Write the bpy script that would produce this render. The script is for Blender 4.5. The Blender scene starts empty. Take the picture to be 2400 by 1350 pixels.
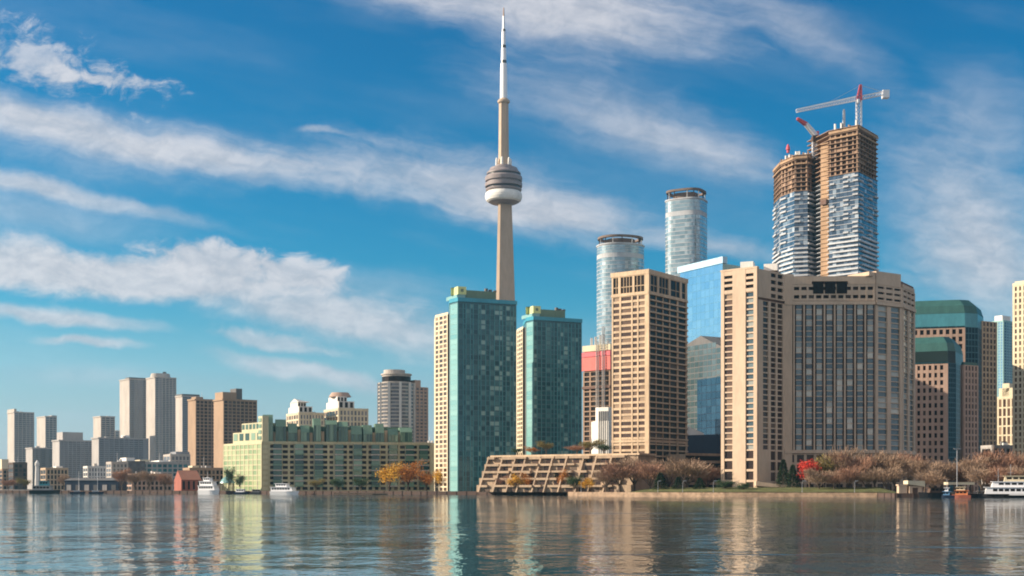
import bpy, bmesh, math, random
from mathutils import Vector, Matrix
random.seed(7)
SC = bpy.context.scene
COL = SC.collection

# ---------------------------------------------------------------- camera
F, YH, H, G = 3000.0, 1142.0, 4.0, 1.6      # focal length / horizon of the 2400 px photo, eye height, ground height
cam = bpy.data.cameras.new('camera')
camo = bpy.data.objects.new('camera', cam); COL.objects.link(camo)
camo.location = (0, 0, H); camo.rotation_euler = (math.radians(90), 0, 0)
cam.sensor_width = 36; cam.lens = F/2400*36; cam.shift_y = (YH-675)/2400
cam.clip_start = 0.5; cam.clip_end = 40000
SC.camera = camo
SC.view_settings.view_transform = 'Standard'; SC.view_settings.look = 'None'
SC.view_settings.gamma = 1; SC.view_settings.use_curve_mapping = False
SC.view_settings.exposure = 1.15
SC.cycles.filter_width = 1.9; SC.cycles.max_bounces = 6; SC.cycles.volume_bounces = 0
SC.cycles.sample_clamp_indirect = 6

# ---------------------------------------------------------------- sun and sky
SUN_EL, SUN_AZ = math.radians(23), math.radians(-90)   # azimuth clockwise from +Y
SKY = 0.065
sl = bpy.data.lights.new('sun', 'SUN'); so = bpy.data.objects.new('sun', sl); COL.objects.link(so)
sl.energy = 4.2; sl.angle = math.radians(0.5); sl.color = (1.0, 0.85, 0.66)
sdir = Vector((math.sin(SUN_AZ)*math.cos(SUN_EL), math.cos(SUN_AZ)*math.cos(SUN_EL), math.sin(SUN_EL)))
so.rotation_euler = sdir.to_track_quat('Z', 'Y').to_euler()

class N:                                       # tiny expression helper over Math nodes
    nt = None
    def __init__(s, sock): s.s = sock
    @staticmethod
    def op(o, *a, clamp=False):
        n = N.nt.nodes.new('ShaderNodeMath'); n.operation = o; n.use_clamp = clamp
        for i, x in enumerate(a):
            if isinstance(x, N): N.nt.links.new(x.s, n.inputs[i])
            else: n.inputs[i].default_value = x
        return N(n.outputs[0])
    def __add__(s, o): return N.op('ADD', s, o)
    def __radd__(s, o): return N.op('ADD', s, o)
    def __sub__(s, o): return N.op('SUBTRACT', s, o)
    def __rsub__(s, o): return N.op('SUBTRACT', o, s)
    def __mul__(s, o): return N.op('MULTIPLY', s, o)
    def __rmul__(s, o): return N.op('MULTIPLY', s, o)
    def __truediv__(s, o): return N.op('DIVIDE', s, o)
def smooth(x, a, b, lo=0.0, hi=1.0):
    n = N.nt.nodes.new('ShaderNodeMapRange'); n.interpolation_type = 'SMOOTHSTEP'
    N.nt.links.new(x.s, n.inputs[0])
    for i, v in enumerate((a, b, lo, hi)): n.inputs[i+1].default_value = v
    return N(n.outputs[0])
def xyz(a, b, c):
    n = N.nt.nodes.new('ShaderNodeCombineXYZ')
    for i, x in enumerate((a, b, c)):
        if isinstance(x, N): N.nt.links.new(x.s, n.inputs[i])
        else: n.inputs[i].default_value = x
    return n.outputs[0]
def noise(vec, scale, detail=5, rough=.5, dist=0.0):
    n = N.nt.nodes.new('ShaderNodeTexNoise'); N.nt.links.new(vec, n.inputs['Vector'])
    n.inputs['Scale'].default_value = scale; n.inputs['Detail'].default_value = detail
    n.inputs['Roughness'].default_value = rough; n.inputs['Distortion'].default_value = dist
    return N(n.outputs[0])

world = bpy.data.worlds.new('World'); SC.world = world; world.use_nodes = True
nt = N.nt = world.node_tree
sky = nt.nodes.new('ShaderNodeTexSky'); sky.sky_type = 'NISHITA'; sky.sun_disc = False
sky.sun_elevation = SUN_EL; sky.sun_rotation = SUN_AZ
sky.air_density = 1.0; sky.dust_density = 0.35; sky.ozone_density = 1.6; sky.altitude = 100
hsv = nt.nodes.new('ShaderNodeHueSaturation'); hsv.inputs['Saturation'].default_value = 1.62
hsv.inputs['Hue'].default_value = 0.478; hsv.inputs['Value'].default_value = 1.0
nt.links.new(sky.outputs[0], hsv.inputs['Color'])
# deepen the clear blue: a per-channel contrast curve on the sky's own colour
cs = nt.nodes.new('ShaderNodeSeparateColor'); nt.links.new(hsv.outputs[0], cs.inputs[0]); cc = nt.nodes.new('ShaderNodeCombineColor')
for k, (g, a) in enumerate(((1.75, .78), (1.14, .68), (1.08, .81))):
    v = N.op('MINIMUM', N(cs.outputs[k])*.13, 1.3)
    v = N.op('POWER', N.op('MAXIMUM', v, 0.0), g)*(a/.13)
    nt.links.new(v.s, cc.inputs[k])
tc = nt.nodes.new('ShaderNodeTexCoord'); sep = nt.nodes.new('ShaderNodeSeparateXYZ')
nt.links.new(tc.outputs['Generated'], sep.inputs[0])
gx, gy, gz = (N(sep.outputs[i]) for i in range(3))
yy = N.op('MAXIMUM', N.op('ABSOLUTE', gy), 0.12)
# directions of the sky as tangents (x to the right, y downwards), in hundredths of the focal length
px0 = gx/yy*30.0 + 12.0
py0 = 11.42 - gz/yy*30.0
P0 = xyz(px0, py0, 0.0)
wx = noise(P0, 0.55, 4, .55); wy = noise(xyz(px0+31.7, py0+7.3, 0.0), 0.6, 4, .55)
px = px0 + (wx-0.5)*1.3; py = py0 + (wy-0.5)*0.6
ca, sa = math.cos(math.radians(12)), math.sin(math.radians(12))
streak = noise(xyz((px*ca+py*sa)*0.24, (py*ca-px*sa)*1.25, 0.3), 1.0, 7, .62, .4)*.6 + noise(xyz((px*ca+py*sa)*0.5, (py*ca-px*sa)*3.6, 5.3), 1.0, 6, .6, .3)*.4
puffy = noise(xyz(px*0.8, py*1.3, 4.0), 1.9, 9, .62, .25)
def cloud(cx, cy, L, Wt, Wb, ang, dens, puff=0.3, amp=0.9, lo=.22, hi=.8):
    c, s = math.cos(math.radians(ang)), math.sin(math.radians(ang))
    dx, dy = px-cx, py-cy
    a = (dx*c+dy*s)/L
    b = dy*c-dx*s
    b = N.op('MAXIMUM', b/Wb, b/(-Wt))
    d = N.op('SQRT', a*a+b*b)
    m = N.op('SUBTRACT', 1.15, d)
    t = streak*(1-puff) + puffy*puff
    return smooth(m + (t-0.5)*amp*2.0, lo, hi, 0.0, dens)
CL = [  # cx, cy, half length, half width above/below, tilt, density, puffiness, contrast, soft edge from/to
    (13.0, 0.2, 4.9, 1.5, 1.05, 11, .88, .12, .55, -.05, 1.05),
    (9.8, -0.3, 3.4, 1.0, .8, 10, .5, .15, .5, -.1, 1.2),
    (18.6, 0.6, 2.8, .65, .6, 27, .45, .1, .6, -.1, 1.25),
    (0.9, 1.45, 2.5, .8, .7, 18, .72, 1.0, 1.6, .12, 1.1),
    (2.4, 1.85, 1.8, .30, .26, 12, .72, 1.0, 1.6, .12, 1.1),
    (0.6, 2.75, 3.5, .6, .55, 15, .82, .2, .75, -.1, 1.15),
    (4.3, 3.55, 5.1, .62, .52, 10, .84, .12, .8, -.1, 1.15),
    (2.0, 3.3, 4.0, .95, 1.0, 10, .38, .3, .7, -.1, 1.2),
    (0.4, 4.25, 2.4, .30, .32, 12, .70, .2, .6, -.05, 1.0),
    (9.6, 4.2, 3.6, .85, .75, 14, .50, .3, .8, -.1, 1.15),
    (11.6, 4.6, 3.0, 1.05, .80, 20, .72, .25, .7, -.1, 1.1),
    (12.9, 5.05, 2.7, .75, .40, 7, .78, .1, .5, -.05, 1.0),
    (2.4, 4.75, 3.3, .26, .26, 12, .55, .15, .6, -.05, 1.1),
    (0.6, 5.0, 4.2, .9, .65, 8, .36, .2, .5, -.1, 1.2),
    (3.2, 6.55, 5.0, .62, .50, 3, .97, .6, .6, -.05, .7),
    (0.6, 6.25, 2.3, .75, .6, 8, .92, .6, .7, -.05, .75),
    (5.0, 6.15, 1.7, .52, .55, 4, .95, .95, .8, .0, .6),
    (6.9, 6.42, 1.25, .46, .45, 8, .92, 1.0, .9, .0, .65),
    (8.2, 7.55, 4.0, .85, .60, 12, .80, .3, .7, -.08, 1.0),
    (7.0, 7.3, 3.4, .55, .5, 8, .60, .4, .7, -.1, 1.0),
    (6.4, 8.0, 1.8, .30, .22, 10, .7, .7, .8, .0, .9),
    (1.3, 7.42, 2.8, .26, .24, 6, .90, .2, .5, -.05, .9),
    (2.1, 8.02, 1.5, .17, .15, 5, .80, .2, .5, -.05, .9),
    (7.3, 8.7, 2.6, .26, .34, 12, .80, .15, .5, -.05, .95),
    (2.0, 8.8, 2.4, .34, .3, 2, .24, .2, .5, -.1, 1.2),
    (15.0, 3.0, 4.4, 1.1, .9, 19, .56, .1, .6, -.1, 1.2),
    (16.6, 3.55, 2.4, .6, .45, 14, .40, .1, .6, -.1, 1.2),
    (16.4, 5.7, 3.2, .34, .30, 7, .60, .15, .6, -.05, 1.1),
    (22.9, 5.5, 3.2, 1.9, 2.2, 55, .80, .25, .5, -.15, 1.25),
    (23.3, 6.4, 2.0, 1.2, 1.2, 10, .50, .25, .5, -.1, 1.3),
    (7.5, 3.06, .7, .12, .11, 6, .5, .2, .5, -.05, 1.0),
    (23.2, 2.7, 1.8, 1.3, 1.2, 40, .30, .1, .5, -.1, 1.3),
    (8.6, 6.7, 3.2, .5, .5, 4, .28, .1, .5, -.1, 1.2),
]
hz = nt.nodes.new('ShaderNodeMix'); hz.data_type = 'RGBA'      # pale air low over the horizon
nt.links.new(smooth(gz, .15, .02, 0.0, .72).s, hz.inputs[0]); nt.links.new(cc.outputs[0], hz.inputs[6]); hz.inputs[7].default_value = (3.1, 4.0, 4.75, 1)
cov = None
for k in CL:
    m = cloud(*k)
    cov = m if cov is None else 1.0-(1.0-cov)*(1.0-m)
veil = smooth(noise(xyz((px0*ca+py0*sa)*0.16, (py0*ca-px0*sa)*0.75, 8.3), 1.0, 4, .5), .42, .72, 0.0, .09)
cov = 1.0-(1.0-cov)*(1.0-veil)
# dense unseen cloud added behind the viewer to fill the shaded fronts with light
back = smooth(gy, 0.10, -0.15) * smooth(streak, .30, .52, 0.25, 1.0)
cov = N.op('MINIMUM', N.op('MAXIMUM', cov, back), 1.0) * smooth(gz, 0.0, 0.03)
mixc = nt.nodes.new('ShaderNodeMix'); mixc.data_type = 'RGBA'
shade = smooth(puffy*0.6+streak*0.4, .35, .65)
cr = nt.nodes.new('ShaderNodeMix'); cr.data_type = 'RGBA'
nt.links.new(shade.s, cr.inputs[0])
cr.inputs[6].default_value = (3.5, 3.65, 4.15, 1); cr.inputs[7].default_value = (5.2, 5.1, 5.4, 1)
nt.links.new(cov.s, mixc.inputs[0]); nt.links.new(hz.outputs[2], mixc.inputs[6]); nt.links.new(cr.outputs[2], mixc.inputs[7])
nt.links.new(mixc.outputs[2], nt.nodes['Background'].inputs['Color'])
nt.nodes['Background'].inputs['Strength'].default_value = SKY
world.cycles.sampling_method = 'MANUAL'; world.cycles.sample_map_resolution = 1024
# ---------------------------------------------------------------- helpers
def PX(x, D): return (x-1200.0)/F*D            # photo column at distance D -> world X
def PZ(y, D): return H-(y-YH)/F*D              # photo row at distance D -> world Z
def P(x, D): return Vector((PX(x, D), D))
ORG = {}
class MB:
    def __init__(s): s.v = []; s.f = []; s.m = []; s.r = []
    def face(s, pts, m=0, r=0.0):
        i = len(s.v); s.v += [tuple(p) for p in pts]; s.f.append(tuple(range(i, i+len(pts)))); s.m.append(m); s.r.append(r)
    def hexa(s, q, m=0, r=0.0):                 # 8 corners: bottom ring 0-3, top ring 4-7
        i = len(s.v); s.v += [tuple(p) for p in q]
        for f in ((0,3,2,1),(4,5,6,7),(0,1,5,4),(1,2,6,5),(2,3,7,6),(3,0,4,7)):
            s.f.append(tuple(i+k for k in f)); s.m.append(m); s.r.append(r)
    def box(s, x0, x1, y0, y1, z0, z1, m=0, r=0.0):
        s.hexa([(x0,y0,z0),(x1,y0,z0),(x1,y1,z0),(x0,y1,z0),(x0,y0,z1),(x1,y0,z1),(x1,y1,z1),(x0,y1,z1)], m, r)
    def fbox(s, A, d, n, u0, u1, z0, z1, w0, w1, m=0, r=0.0):   # box in a facade's own frame
        q = [A+d*u+n*w for (u, w) in ((u0,w1),(u1,w1),(u1,w0),(u0,w0))]
        s.hexa([(p.x,p.y,z0) for p in q]+[(p.x,p.y,z1) for p in q], m, r)
    def prism(s, poly, z0, z1, m=0, top=None, r=0.0, scale_top=None, cap=True):
        n = len(poly); i = len(s.v)
        pt = poly
        if scale_top:
            c = sum((Vector(p) for p in poly), Vector((0,0)))/n
            pt = [c+(Vector(p)-c)*scale_top for p in poly]
        s.v += [(p[0],p[1],z0) for p in poly]+[(p[0],p[1],z1) for p in pt]
        for k in range(n):
            j = (k+1)%n
            s.f.append((i+k, i+j, i+n+j, i+n+k)); s.m.append(m); s.r.append(r)
        if cap:
            s.f.append(tuple(i+n+k for k in range(n))); s.m.append(m if top is None else top); s.r.append(r)
            s.f.append(tuple(i+k for k in reversed(range(n)))); s.m.append(m); s.r.append(r)
    def lathe(s, cx, cy, prof, n=32, m=0, r=0.0):
        i = len(s.v)
        for (rad, z) in prof:
            for k in range(n):
                a = 2*math.pi*k/n; s.v.append((cx+rad*math.cos(a), cy+rad*math.sin(a), z))
        for j in range(len(prof)-1):
            for k in range(n):
                k2 = (k+1)%n
                s.f.append((i+j*n+k, i+j*n+k2, i+(j+1)*n+k2, i+(j+1)*n+k)); s.m.append(m); s.r.append(r)
        s.f.append(tuple(i+(len(prof)-1)*n+k for k in range(n))); s.m.append(m); s.r.append(r)
        s.f.append(tuple(i+k for k in reversed(range(n)))); s.m.append(m); s.r.append(r)
    def tube(s, p0, p1, r0, r1=None, n=5, m=0):
        p0, p1 = Vector(p0), Vector(p1); r1 = r0 if r1 is None else r1
        d = (p1-p0).normalized(); a = d.orthogonal().normalized(); b = d.cross(a); i = len(s.v)
        for p, rr in ((p0, r0), (p1, r1)):
            for k in range(n):
                t = 2*math.pi*k/n; s.v.append(tuple(p+(a*math.cos(t)+b*math.sin(t))*rr))
        for k in range(n):
            j = (k+1)%n; s.f.append((i+k, i+j, i+n+j, i+n+k)); s.m.append(m); s.r.append(0)
        s.f.append(tuple(i+n+k for k in range(n))); s.m.append(m); s.r.append(0)
        s.f.append(tuple(i+k for k in reversed(range(n)))); s.m.append(m); s.r.append(0)
    def mesh(s, name, org, mats, smooth=False):
        me = bpy.data.meshes.new(name)
        me.from_pydata([(v[0]-org[0], v[1]-org[1], v[2]-org[2]) for v in s.v], [], s.f)
        mats = mats if isinstance(mats, (list, tuple)) else [mats]
        for k in mats: me.materials.append(k)
        me.polygons.foreach_set('material_index', s.m)
        at = me.attributes.new('rnd', 'FLOAT', 'FACE'); at.data.foreach_set('value', s.r)
        if smooth: me.polygons.foreach_set('use_smooth', [True]*len(s.f))
        me.update()
        return me
    def build(s, name, mats, parent=None, org=None, smooth=False, label=None, kind=None):
        if parent is not None: o = ORG[parent.name]
        else: o = Vector(org) if org is not None else Vector((0,0,0))
        ob = bpy.data.objects.new(name, s.mesh(name, o, mats, smooth)); COL.objects.link(ob)
        if parent is not None: ob.parent = parent
        else: ob.location = o
        ORG[ob.name] = o
        if label: ob['label'] = label
        if kind: ob['kind'] = kind
        return ob
def thing(name, label, cat, loc, group=None):
    o = bpy.data.objects.new(name, None); COL.objects.link(o); o.empty_display_size = 1
    o.location = loc; o['label'] = label; o['category'] = cat
    if group: o['group'] = group
    ORG[o.name] = Vector(loc); return o
def tag(o, label, cat, group=None):
    o['label'] = label; o['category'] = cat
    if group: o['group'] = group
    return o

# ---------------------------------------------------------------- materials
def mat(name, c, rough=.85, var=.16, scale=.12, metal=0.0, spec=.3, streaks=True):
    m = bpy.data.materials.new(name); m.use_nodes = True; nt = N.nt = m.node_tree
    b = nt.nodes['Principled BSDF']; b.inputs['Roughness'].default_value = rough
    b.inputs['Metallic'].default_value = metal; b.inputs['Specular IOR Level'].default_value = spec
    t = nt.nodes.new('ShaderNodeTexCoord'); mp = nt.nodes.new('ShaderNodeMapping')
    nt.links.new(t.outputs['Object'], mp.inputs[0])
    if streaks: mp.inputs['Scale'].default_value = (1, 1, .28)
    v = noise(mp.outputs[0], scale, 4, .6)*.6 + noise(mp.outputs[0], scale*7, 3, .6)*.4
    mx = nt.nodes.new('ShaderNodeMix'); mx.data_type = 'RGBA'
    nt.links.new(smooth(v, .3, .7).s, mx.inputs[0])
    mx.inputs[6].default_value = tuple(x*(1-var) for x in c)+(1,)
    mx.inputs[7].default_value = tuple(min(1, x*(1+var)) for x in c)+(1,)
    nt.links.new(mx.outputs[2], b.inputs['Base Color'])
    return m
def glass(name, stops, metal=.0, rough=.12, spec=.6, wob=.012):
    """panes whose colour (blinds, curtains, tint) varies from pane to pane with the face attribute rnd"""
    m = bpy.data.materials.new(name); m.use_nodes = True; nt = N.nt = m.node_tree
    b = nt.nodes['Principled BSDF']; b.inputs['Roughness'].default_value = rough
    b.inputs['Metallic'].default_value = metal; b.inputs['Specular IOR Level'].default_value = spec
    a = nt.nodes.new('ShaderNodeAttribute'); a.attribute_name = 'rnd'
    r = nt.nodes.new('ShaderNodeValToRGB'); e = r.color_ramp.elements
    while len(e) < len(stops): e.new(.5)
    for k, (p, c) in enumerate(stops): e[k].position = p; e[k].color = tuple(c)+(1,)
    nt.links.new(a.outputs['Fac'], r.inputs[0]); nt.links.new(r.outputs[0], b.inputs['Base Color'])
    if wob:
        t = nt.nodes.new('ShaderNodeTexCoord'); bp = nt.nodes.new('ShaderNodeBump')
        nn = noise(t.outputs['Object'], .35, 2, .5)
        nt.links.new(nn.s, bp.inputs['Height']); bp.inputs['Strength'].default_value = 1; bp.inputs['Distance'].default_value = wob*6
        nt.links.new(bp.outputs[0], b.inputs['Normal'])
    return m

# ---------------------------------------------------------------- facades
def frame(A, B):
    d = B-A; L = d.length; d = d/L; return d, Vector((d.y, -d.x)), L
def facade(wall, wins, A, B, z0, z1, nf, bays, sh=.9, pd=.45, sd=.35, wd=.12, m=0, pw=1.2, bal=None, skip=0.0, strips=False, ms=None):
    """piers and floor bands standing proud of a core, a pane in every opening. bays: count, or list of (u0,u1) in 0..1"""
    d, n, L = frame(A, B); A = A.copy()
    if isinstance(bays, int):
        p = min(pw, L/bays*.7)/L; w = (1-p*(bays+1))/bays
        bays = [(p+k*(w+p), p+k*(w+p)+w) for k in range(bays)]
    edges = [0.0]+[x for b in bays for x in b]+[1.0]
    for k in range(0, len(edges), 2):
        if edges[k+1]-edges[k] > 1e-4: wall.fbox(A, d, n, edges[k]*L, edges[k+1]*L, z0, z1, 0, pd, m)
    fh = (z1-z0)/nf
    if sh > 0:
        for k in range(nf+1):
            zc = z0+k*fh
            wall.fbox(A, d, n, .03, L-.03, max(z0+.02, zc-sh/2), min(z1-.02, zc+sh/2), 0, sd, m if ms is None else ms)
    for (u0, u1) in bays:
        if strips:
            wins.append((A, d, n, u0*L, u1*L, z0+.05, z1-.05, .01, wd, random.random())); continue
        for k in range(nf):
            if random.random() < skip: continue
            za, zb = z0+k*fh+sh/2+.03, z0+(k+1)*fh-sh/2-.03
            wins.append((A, d, n, u0*L+.02, u1*L-.02, za, zb, .01, wd, random.random()))
def emit(root, wins, gm, name='window', most=100, rest='glazing'):
    wins = sorted(wins, key=lambda w: (w[0]+w[1]*w[3]).length)
    for w in wins[:most]:
        b = MB(); b.fbox(*w[:9], 0, w[9]); b.build(name, gm, root)
    if len(wins) > most:
        b = MB()
        for w in wins[most:]: b.fbox(*w[:9], 0, w[9])
        b.build(rest, gm, root, kind='stuff')
def corner(xl, xc, xr, D, th):
    t = math.radians(th); r = Vector((math.cos(t), math.sin(t))); l = Vector((-math.sin(t), math.cos(t)))
    C = P(xc, D)
    kl, kr = (xl-1200)/F, (xr-1200)/F
    Ll = (kl*C.y-C.x)/(l.x-kl*l.y); Lr = (kr*C.y-C.x)/(r.x-kr*r.y)
    return C+l*Ll, C, C+r*Lr, C+l*Ll+r*Lr
def inset(poly, f):
    c = sum((Vector(p) for p in poly), Vector((0,0)))/len(poly)
    return [c+(Vector(p)-c)*f for p in poly]
def sub(q, a0, a1, b0, b1):
    """sub-rectangle of footprint q=(L,C,R,K): a along C->R, b along C->L"""
    L, C, R, K = q; r, l = R-C, L-C
    f = lambda a, b: C+r*a+l*b
    return f(a0, b1), f(a0, b0), f(a1, b0), f(a1, b1)
def bld(name, label, cat, q, group=None):
    c = (q[0]+q[2])/2
    return thing(name, label, cat, (c.x, c.y, G), group)
def parapet(w, q, z, h=1.0, t=.5, m=0):
    L, C, R, K = q
    for A, B in ((L, C), (C, R), (R, K), (K, L)):
        d, n, ln = frame(A, B); w.fbox(A, d, n, t, ln, z-.02, z+h, -t, -.03, m)
# ---------------------------------------------------------------- palette
M = dict(
 beige=mat('beige_precast', (.54,.40,.27), var=.22, scale=.18), beige2=mat('beige_concrete', (.36,.265,.185), var=.25, scale=.2),
 hotel=mat('hotel_precast', (.54,.405,.295), var=.13, scale=.15), gfront=mat('pale_green_stucco', (.43,.385,.25), var=.2), hotelb=mat('brown_recess', (.15,.09,.07)),
 cream=mat('cream_panel', (.60,.52,.37)), creamg=mat('cream_green_panel', (.50,.46,.305)),
 white=mat('white_panel', (.72,.70,.66)), whitec=mat('white_concrete', (.62,.59,.55)),
 grey=mat('grey_concrete', (.37,.345,.33)), grey2=mat('pale_grey_concrete', (.42,.375,.335)), slate=mat('shaded_slate', (.25,.255,.275)), dgrey=mat('dark_grey', (.13,.125,.125)),
 brown=mat('brown_brick', (.33,.225,.15)), dbrown=mat('dark_brown', (.09,.055,.04)), tan=mat('tan_stone', (.44,.32,.21)),
 pink=mat('pink_granite', (.42,.29,.225)), redb=mat('red_brick', (.30,.10,.07)),
 tower=mat('tower_concrete', (.46,.345,.25), var=.14, scale=.05), pod=mat('pod_grey', (.26,.215,.21), rough=.5), podd=mat('pod_dark', (.05,.042,.042), rough=.3),
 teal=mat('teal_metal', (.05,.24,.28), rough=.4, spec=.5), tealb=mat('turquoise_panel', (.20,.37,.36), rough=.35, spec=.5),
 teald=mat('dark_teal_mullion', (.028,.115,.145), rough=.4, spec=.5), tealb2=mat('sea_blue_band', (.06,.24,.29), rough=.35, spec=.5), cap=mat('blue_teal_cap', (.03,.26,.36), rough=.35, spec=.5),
 lime=mat('lime_panel', (.58,.64,.30)), limed=mat('olive_panel', (.15,.23,.17)),
 roofg=mat('green_copper_roof', (.04,.115,.105), rough=.5, scale=.3), gpent=mat('green_glazing_bar', (.15,.235,.165), rough=.4),
 metal=mat('steel', (.45,.45,.46), rough=.4, metal=.6), whitem=mat('white_paint', (.75,.75,.77), rough=.4, spec=.5, var=.05),
 redm=mat('red_paint', (.55,.10,.12), rough=.5), pinkw=mat('pink_wrap', (.62,.17,.15)), blackp=mat('black_paint', (.012,.012,.014), rough=.4, spec=.5),
 navy=mat('navy_paint', (.015,.025,.05), rough=.4), bluep=mat('blue_paint', (.10,.22,.38), rough=.4), orangep=mat('orange_paint', (.6,.2,.08), rough=.5),
 wood=mat('weathered_wood', (.14,.085,.06), scale=.6), stone=mat('tan_seawall_stone', (.29,.20,.135), scale=.5, var=.45, streaks=False), quay=mat('dark_quay_timber', (.085,.055,.045), scale=.5),
 slab=mat('slab_edge_concrete', (.30,.20,.14)), form=mat('formwork_timber', (.36,.235,.145)), sky=mat('pale_blue_edge', (.42,.60,.72), rough=.3, spec=.5), crown=mat('crown_brown', (.17,.125,.105)), balc=mat('white_balcony', (.50,.51,.53)), balg=mat('grey_balcony', (.42,.43,.45)),
 asph=mat('roof_gravel', (.20,.18,.16)),
)
GL = dict(
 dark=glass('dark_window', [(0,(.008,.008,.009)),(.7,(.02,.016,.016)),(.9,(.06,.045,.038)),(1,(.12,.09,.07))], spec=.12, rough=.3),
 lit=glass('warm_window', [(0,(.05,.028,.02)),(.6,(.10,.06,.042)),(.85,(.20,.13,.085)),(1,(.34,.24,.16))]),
 hotel=glass('hotel_bay_window', [(0,(.04,.07,.09)),(.45,(.09,.14,.16)),(.70,(.16,.205,.215)),(.86,(.32,.33,.30)),(1,(.55,.52,.44))]),
 hoteld=glass('hotel_recess_window', [(0,(.03,.02,.018)),(.7,(.07,.045,.038)),(1,(.16,.12,.09))], spec=.25),
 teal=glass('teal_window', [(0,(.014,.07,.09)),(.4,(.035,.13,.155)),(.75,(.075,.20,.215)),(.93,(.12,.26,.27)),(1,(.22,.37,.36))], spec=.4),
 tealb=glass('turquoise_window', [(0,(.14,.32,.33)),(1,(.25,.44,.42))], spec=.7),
 green=glass('green_window', [(0,(.025,.06,.05)),(.6,(.08,.15,.11)),(1,(.26,.38,.27))], spec=.7),
 greenl=glass('pale_green_window', [(0,(.22,.31,.17)),(1,(.42,.47,.27))], spec=.5),
 blue=glass('blue_window', [(0,(.025,.05,.085)),(.6,(.06,.10,.16)),(.9,(.20,.26,.32)),(1,(.45,.50,.55))], spec=.8, metal=.15),
 sky=glass('sky_tinted_mirror', [(0,(.30,.52,.67)),(1,(.40,.61,.74))], metal=.85, rough=.06, spec=.8, wob=.004),  # tinted blue: the colour of a reflected sky is put into the glass
 ice=glass('pale_teal_mirror', [(0,(.20,.29,.33)),(.6,(.28,.38,.42)),(1,(.46,.54,.56))], metal=.5, rough=.2, spec=.8),
 grey=glass('grey_window', [(0,(.09,.095,.11)),(.7,(.14,.145,.16)),(1,(.24,.24,.25))]),
 navy=glass('deep_blue_mirror', [(0,(.012,.05,.095)),(1,(.03,.09,.15))], metal=.4, rough=.1, spec=.8),
 navy2=glass('dark_teal_pane', [(0,(.008,.028,.042)),(1,(.02,.055,.075))], spec=.12, rough=.3), pent=glass('dark_band_glass', [(0,(.02,.035,.035)),(1,(.04,.06,.06))], spec=.2, rough=.3),
 roof=glass('teal_gable_glass', [(0,(.06,.105,.115)),(1,(.13,.18,.19))], metal=.4, rough=.2, spec=.8),
)
# ================================================================ the great concrete tower
def make_tall_tower():
    D = 1478.0; cx = PX(1180.5, D); cy = D; s = D/F
    z = lambda y: PZ(y, D)
    t = thing('observation_tower', 'tallest tower of all, slender tan concrete shaft with round pod and white antenna', 'tower', (cx, cy, G))
    b = MB()
    def ysec(r, zz, a0=math.radians(-122)):
        pts = []
        for k in range(3):
            a = a0+k*2*math.pi/3
            for da, rr in ((-.95, .60), (-.30, .80), (-.17, 1.0), (.17, 1.0), (.30, .80)):
                pts.append((cx+r*rr*math.cos(a+da), cy+r*rr*math.sin(a+da), zz))
        return pts
    secs = [(2.2, G), (1.75, G+30), (1.42, G+70), (1.23, z(800)), (1.06, z(700)), (.93, z(600)), (.82, z(520)), (.76, z(478))]
    rings = [ysec(r*12.4, zz) for r, zz in secs]
    for A, Bq in zip(rings, rings[1:]):
        n = len(A)
        for k in range(n): b.face([A[k], A[(k+1)%n], Bq[(k+1)%n], Bq[k]])
    b.build('shaft', M['tower'], t)
    def lat(name, prof, m, n=48, smooth=True):
        q = MB(); q.lathe(cx, cy, [(r*s, z(y)) for r, y in prof], n); o = q.build(name, m, t); return o
    lat('pod_underside', [(17,480),(30,477),(36,474)], M['pod'])
    lat('radome_ring', [(36,474),(40.5,471),(43,465),(43.5,459),(42,453),(38,450)], M['white'])
    pod = lat('observation_pod', [(37,450),(42,447),(42.5,444),(38,443.5),(38,439),(43.5,438.5),(44,431),(39,430.5),(39,426),(43,425.5),(44,418),(42,414),(38,413.5),(37,409)], M['pod'])
    for (ya, yb) in ((443.2, 439.2), (430.2, 426.2), (413, 409.5)):
        lat('window_band', [(38.6, ya), (38.6, yb)], M['podd'])
    lat('pod_roof', [(40,409),(40,406),(34,400),(32,395),(22,394),(20,389)], M['pod'])
    lat('upper_shaft', [(14,389),(13,378),(12.2,360),(11.6,300),(11.2,240)], M['tower'], 6)
    lat('sky_pod', [(11,243),(14,241),(14.5,237),(12,234),(8.6,231)], M['tower'])
    for k in range(6):
        a = k*math.pi/3+.3; q = MB()
        q.lathe(cx+17*s*math.cos(a), cy+17*s*math.sin(a), [(2.6*s, z(394)), (3.0*s, z(386)), (2.6*s, z(374)), (1.2*s, z(371))], 10); q.build('microwave_dish', M['white'], t)
    segs = [(8.6,231,7.8,158,'w'),(7.2,158,7.2,149,'w'),(6.6,149,6.6,142,'d'),(6.4,142,5.6,113,'w'),(5.4,113,5.4,106,'d'),(4.9,106,4.3,74,'w'),(4.4,74,4.4,69,'d'),(3.3,69,2.6,38,'w'),(2.0,38,1.2,18,'p')]
    for r0, y0, r1, y1, c in segs:
        lat('antenna_section' if c != 'd' else 'antenna_collar', [(r0,y0),(r1,y1)], {'w':M['whitem'],'d':M['podd'],'p':M['pink']}[c], 12)
make_tall_tower()

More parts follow.
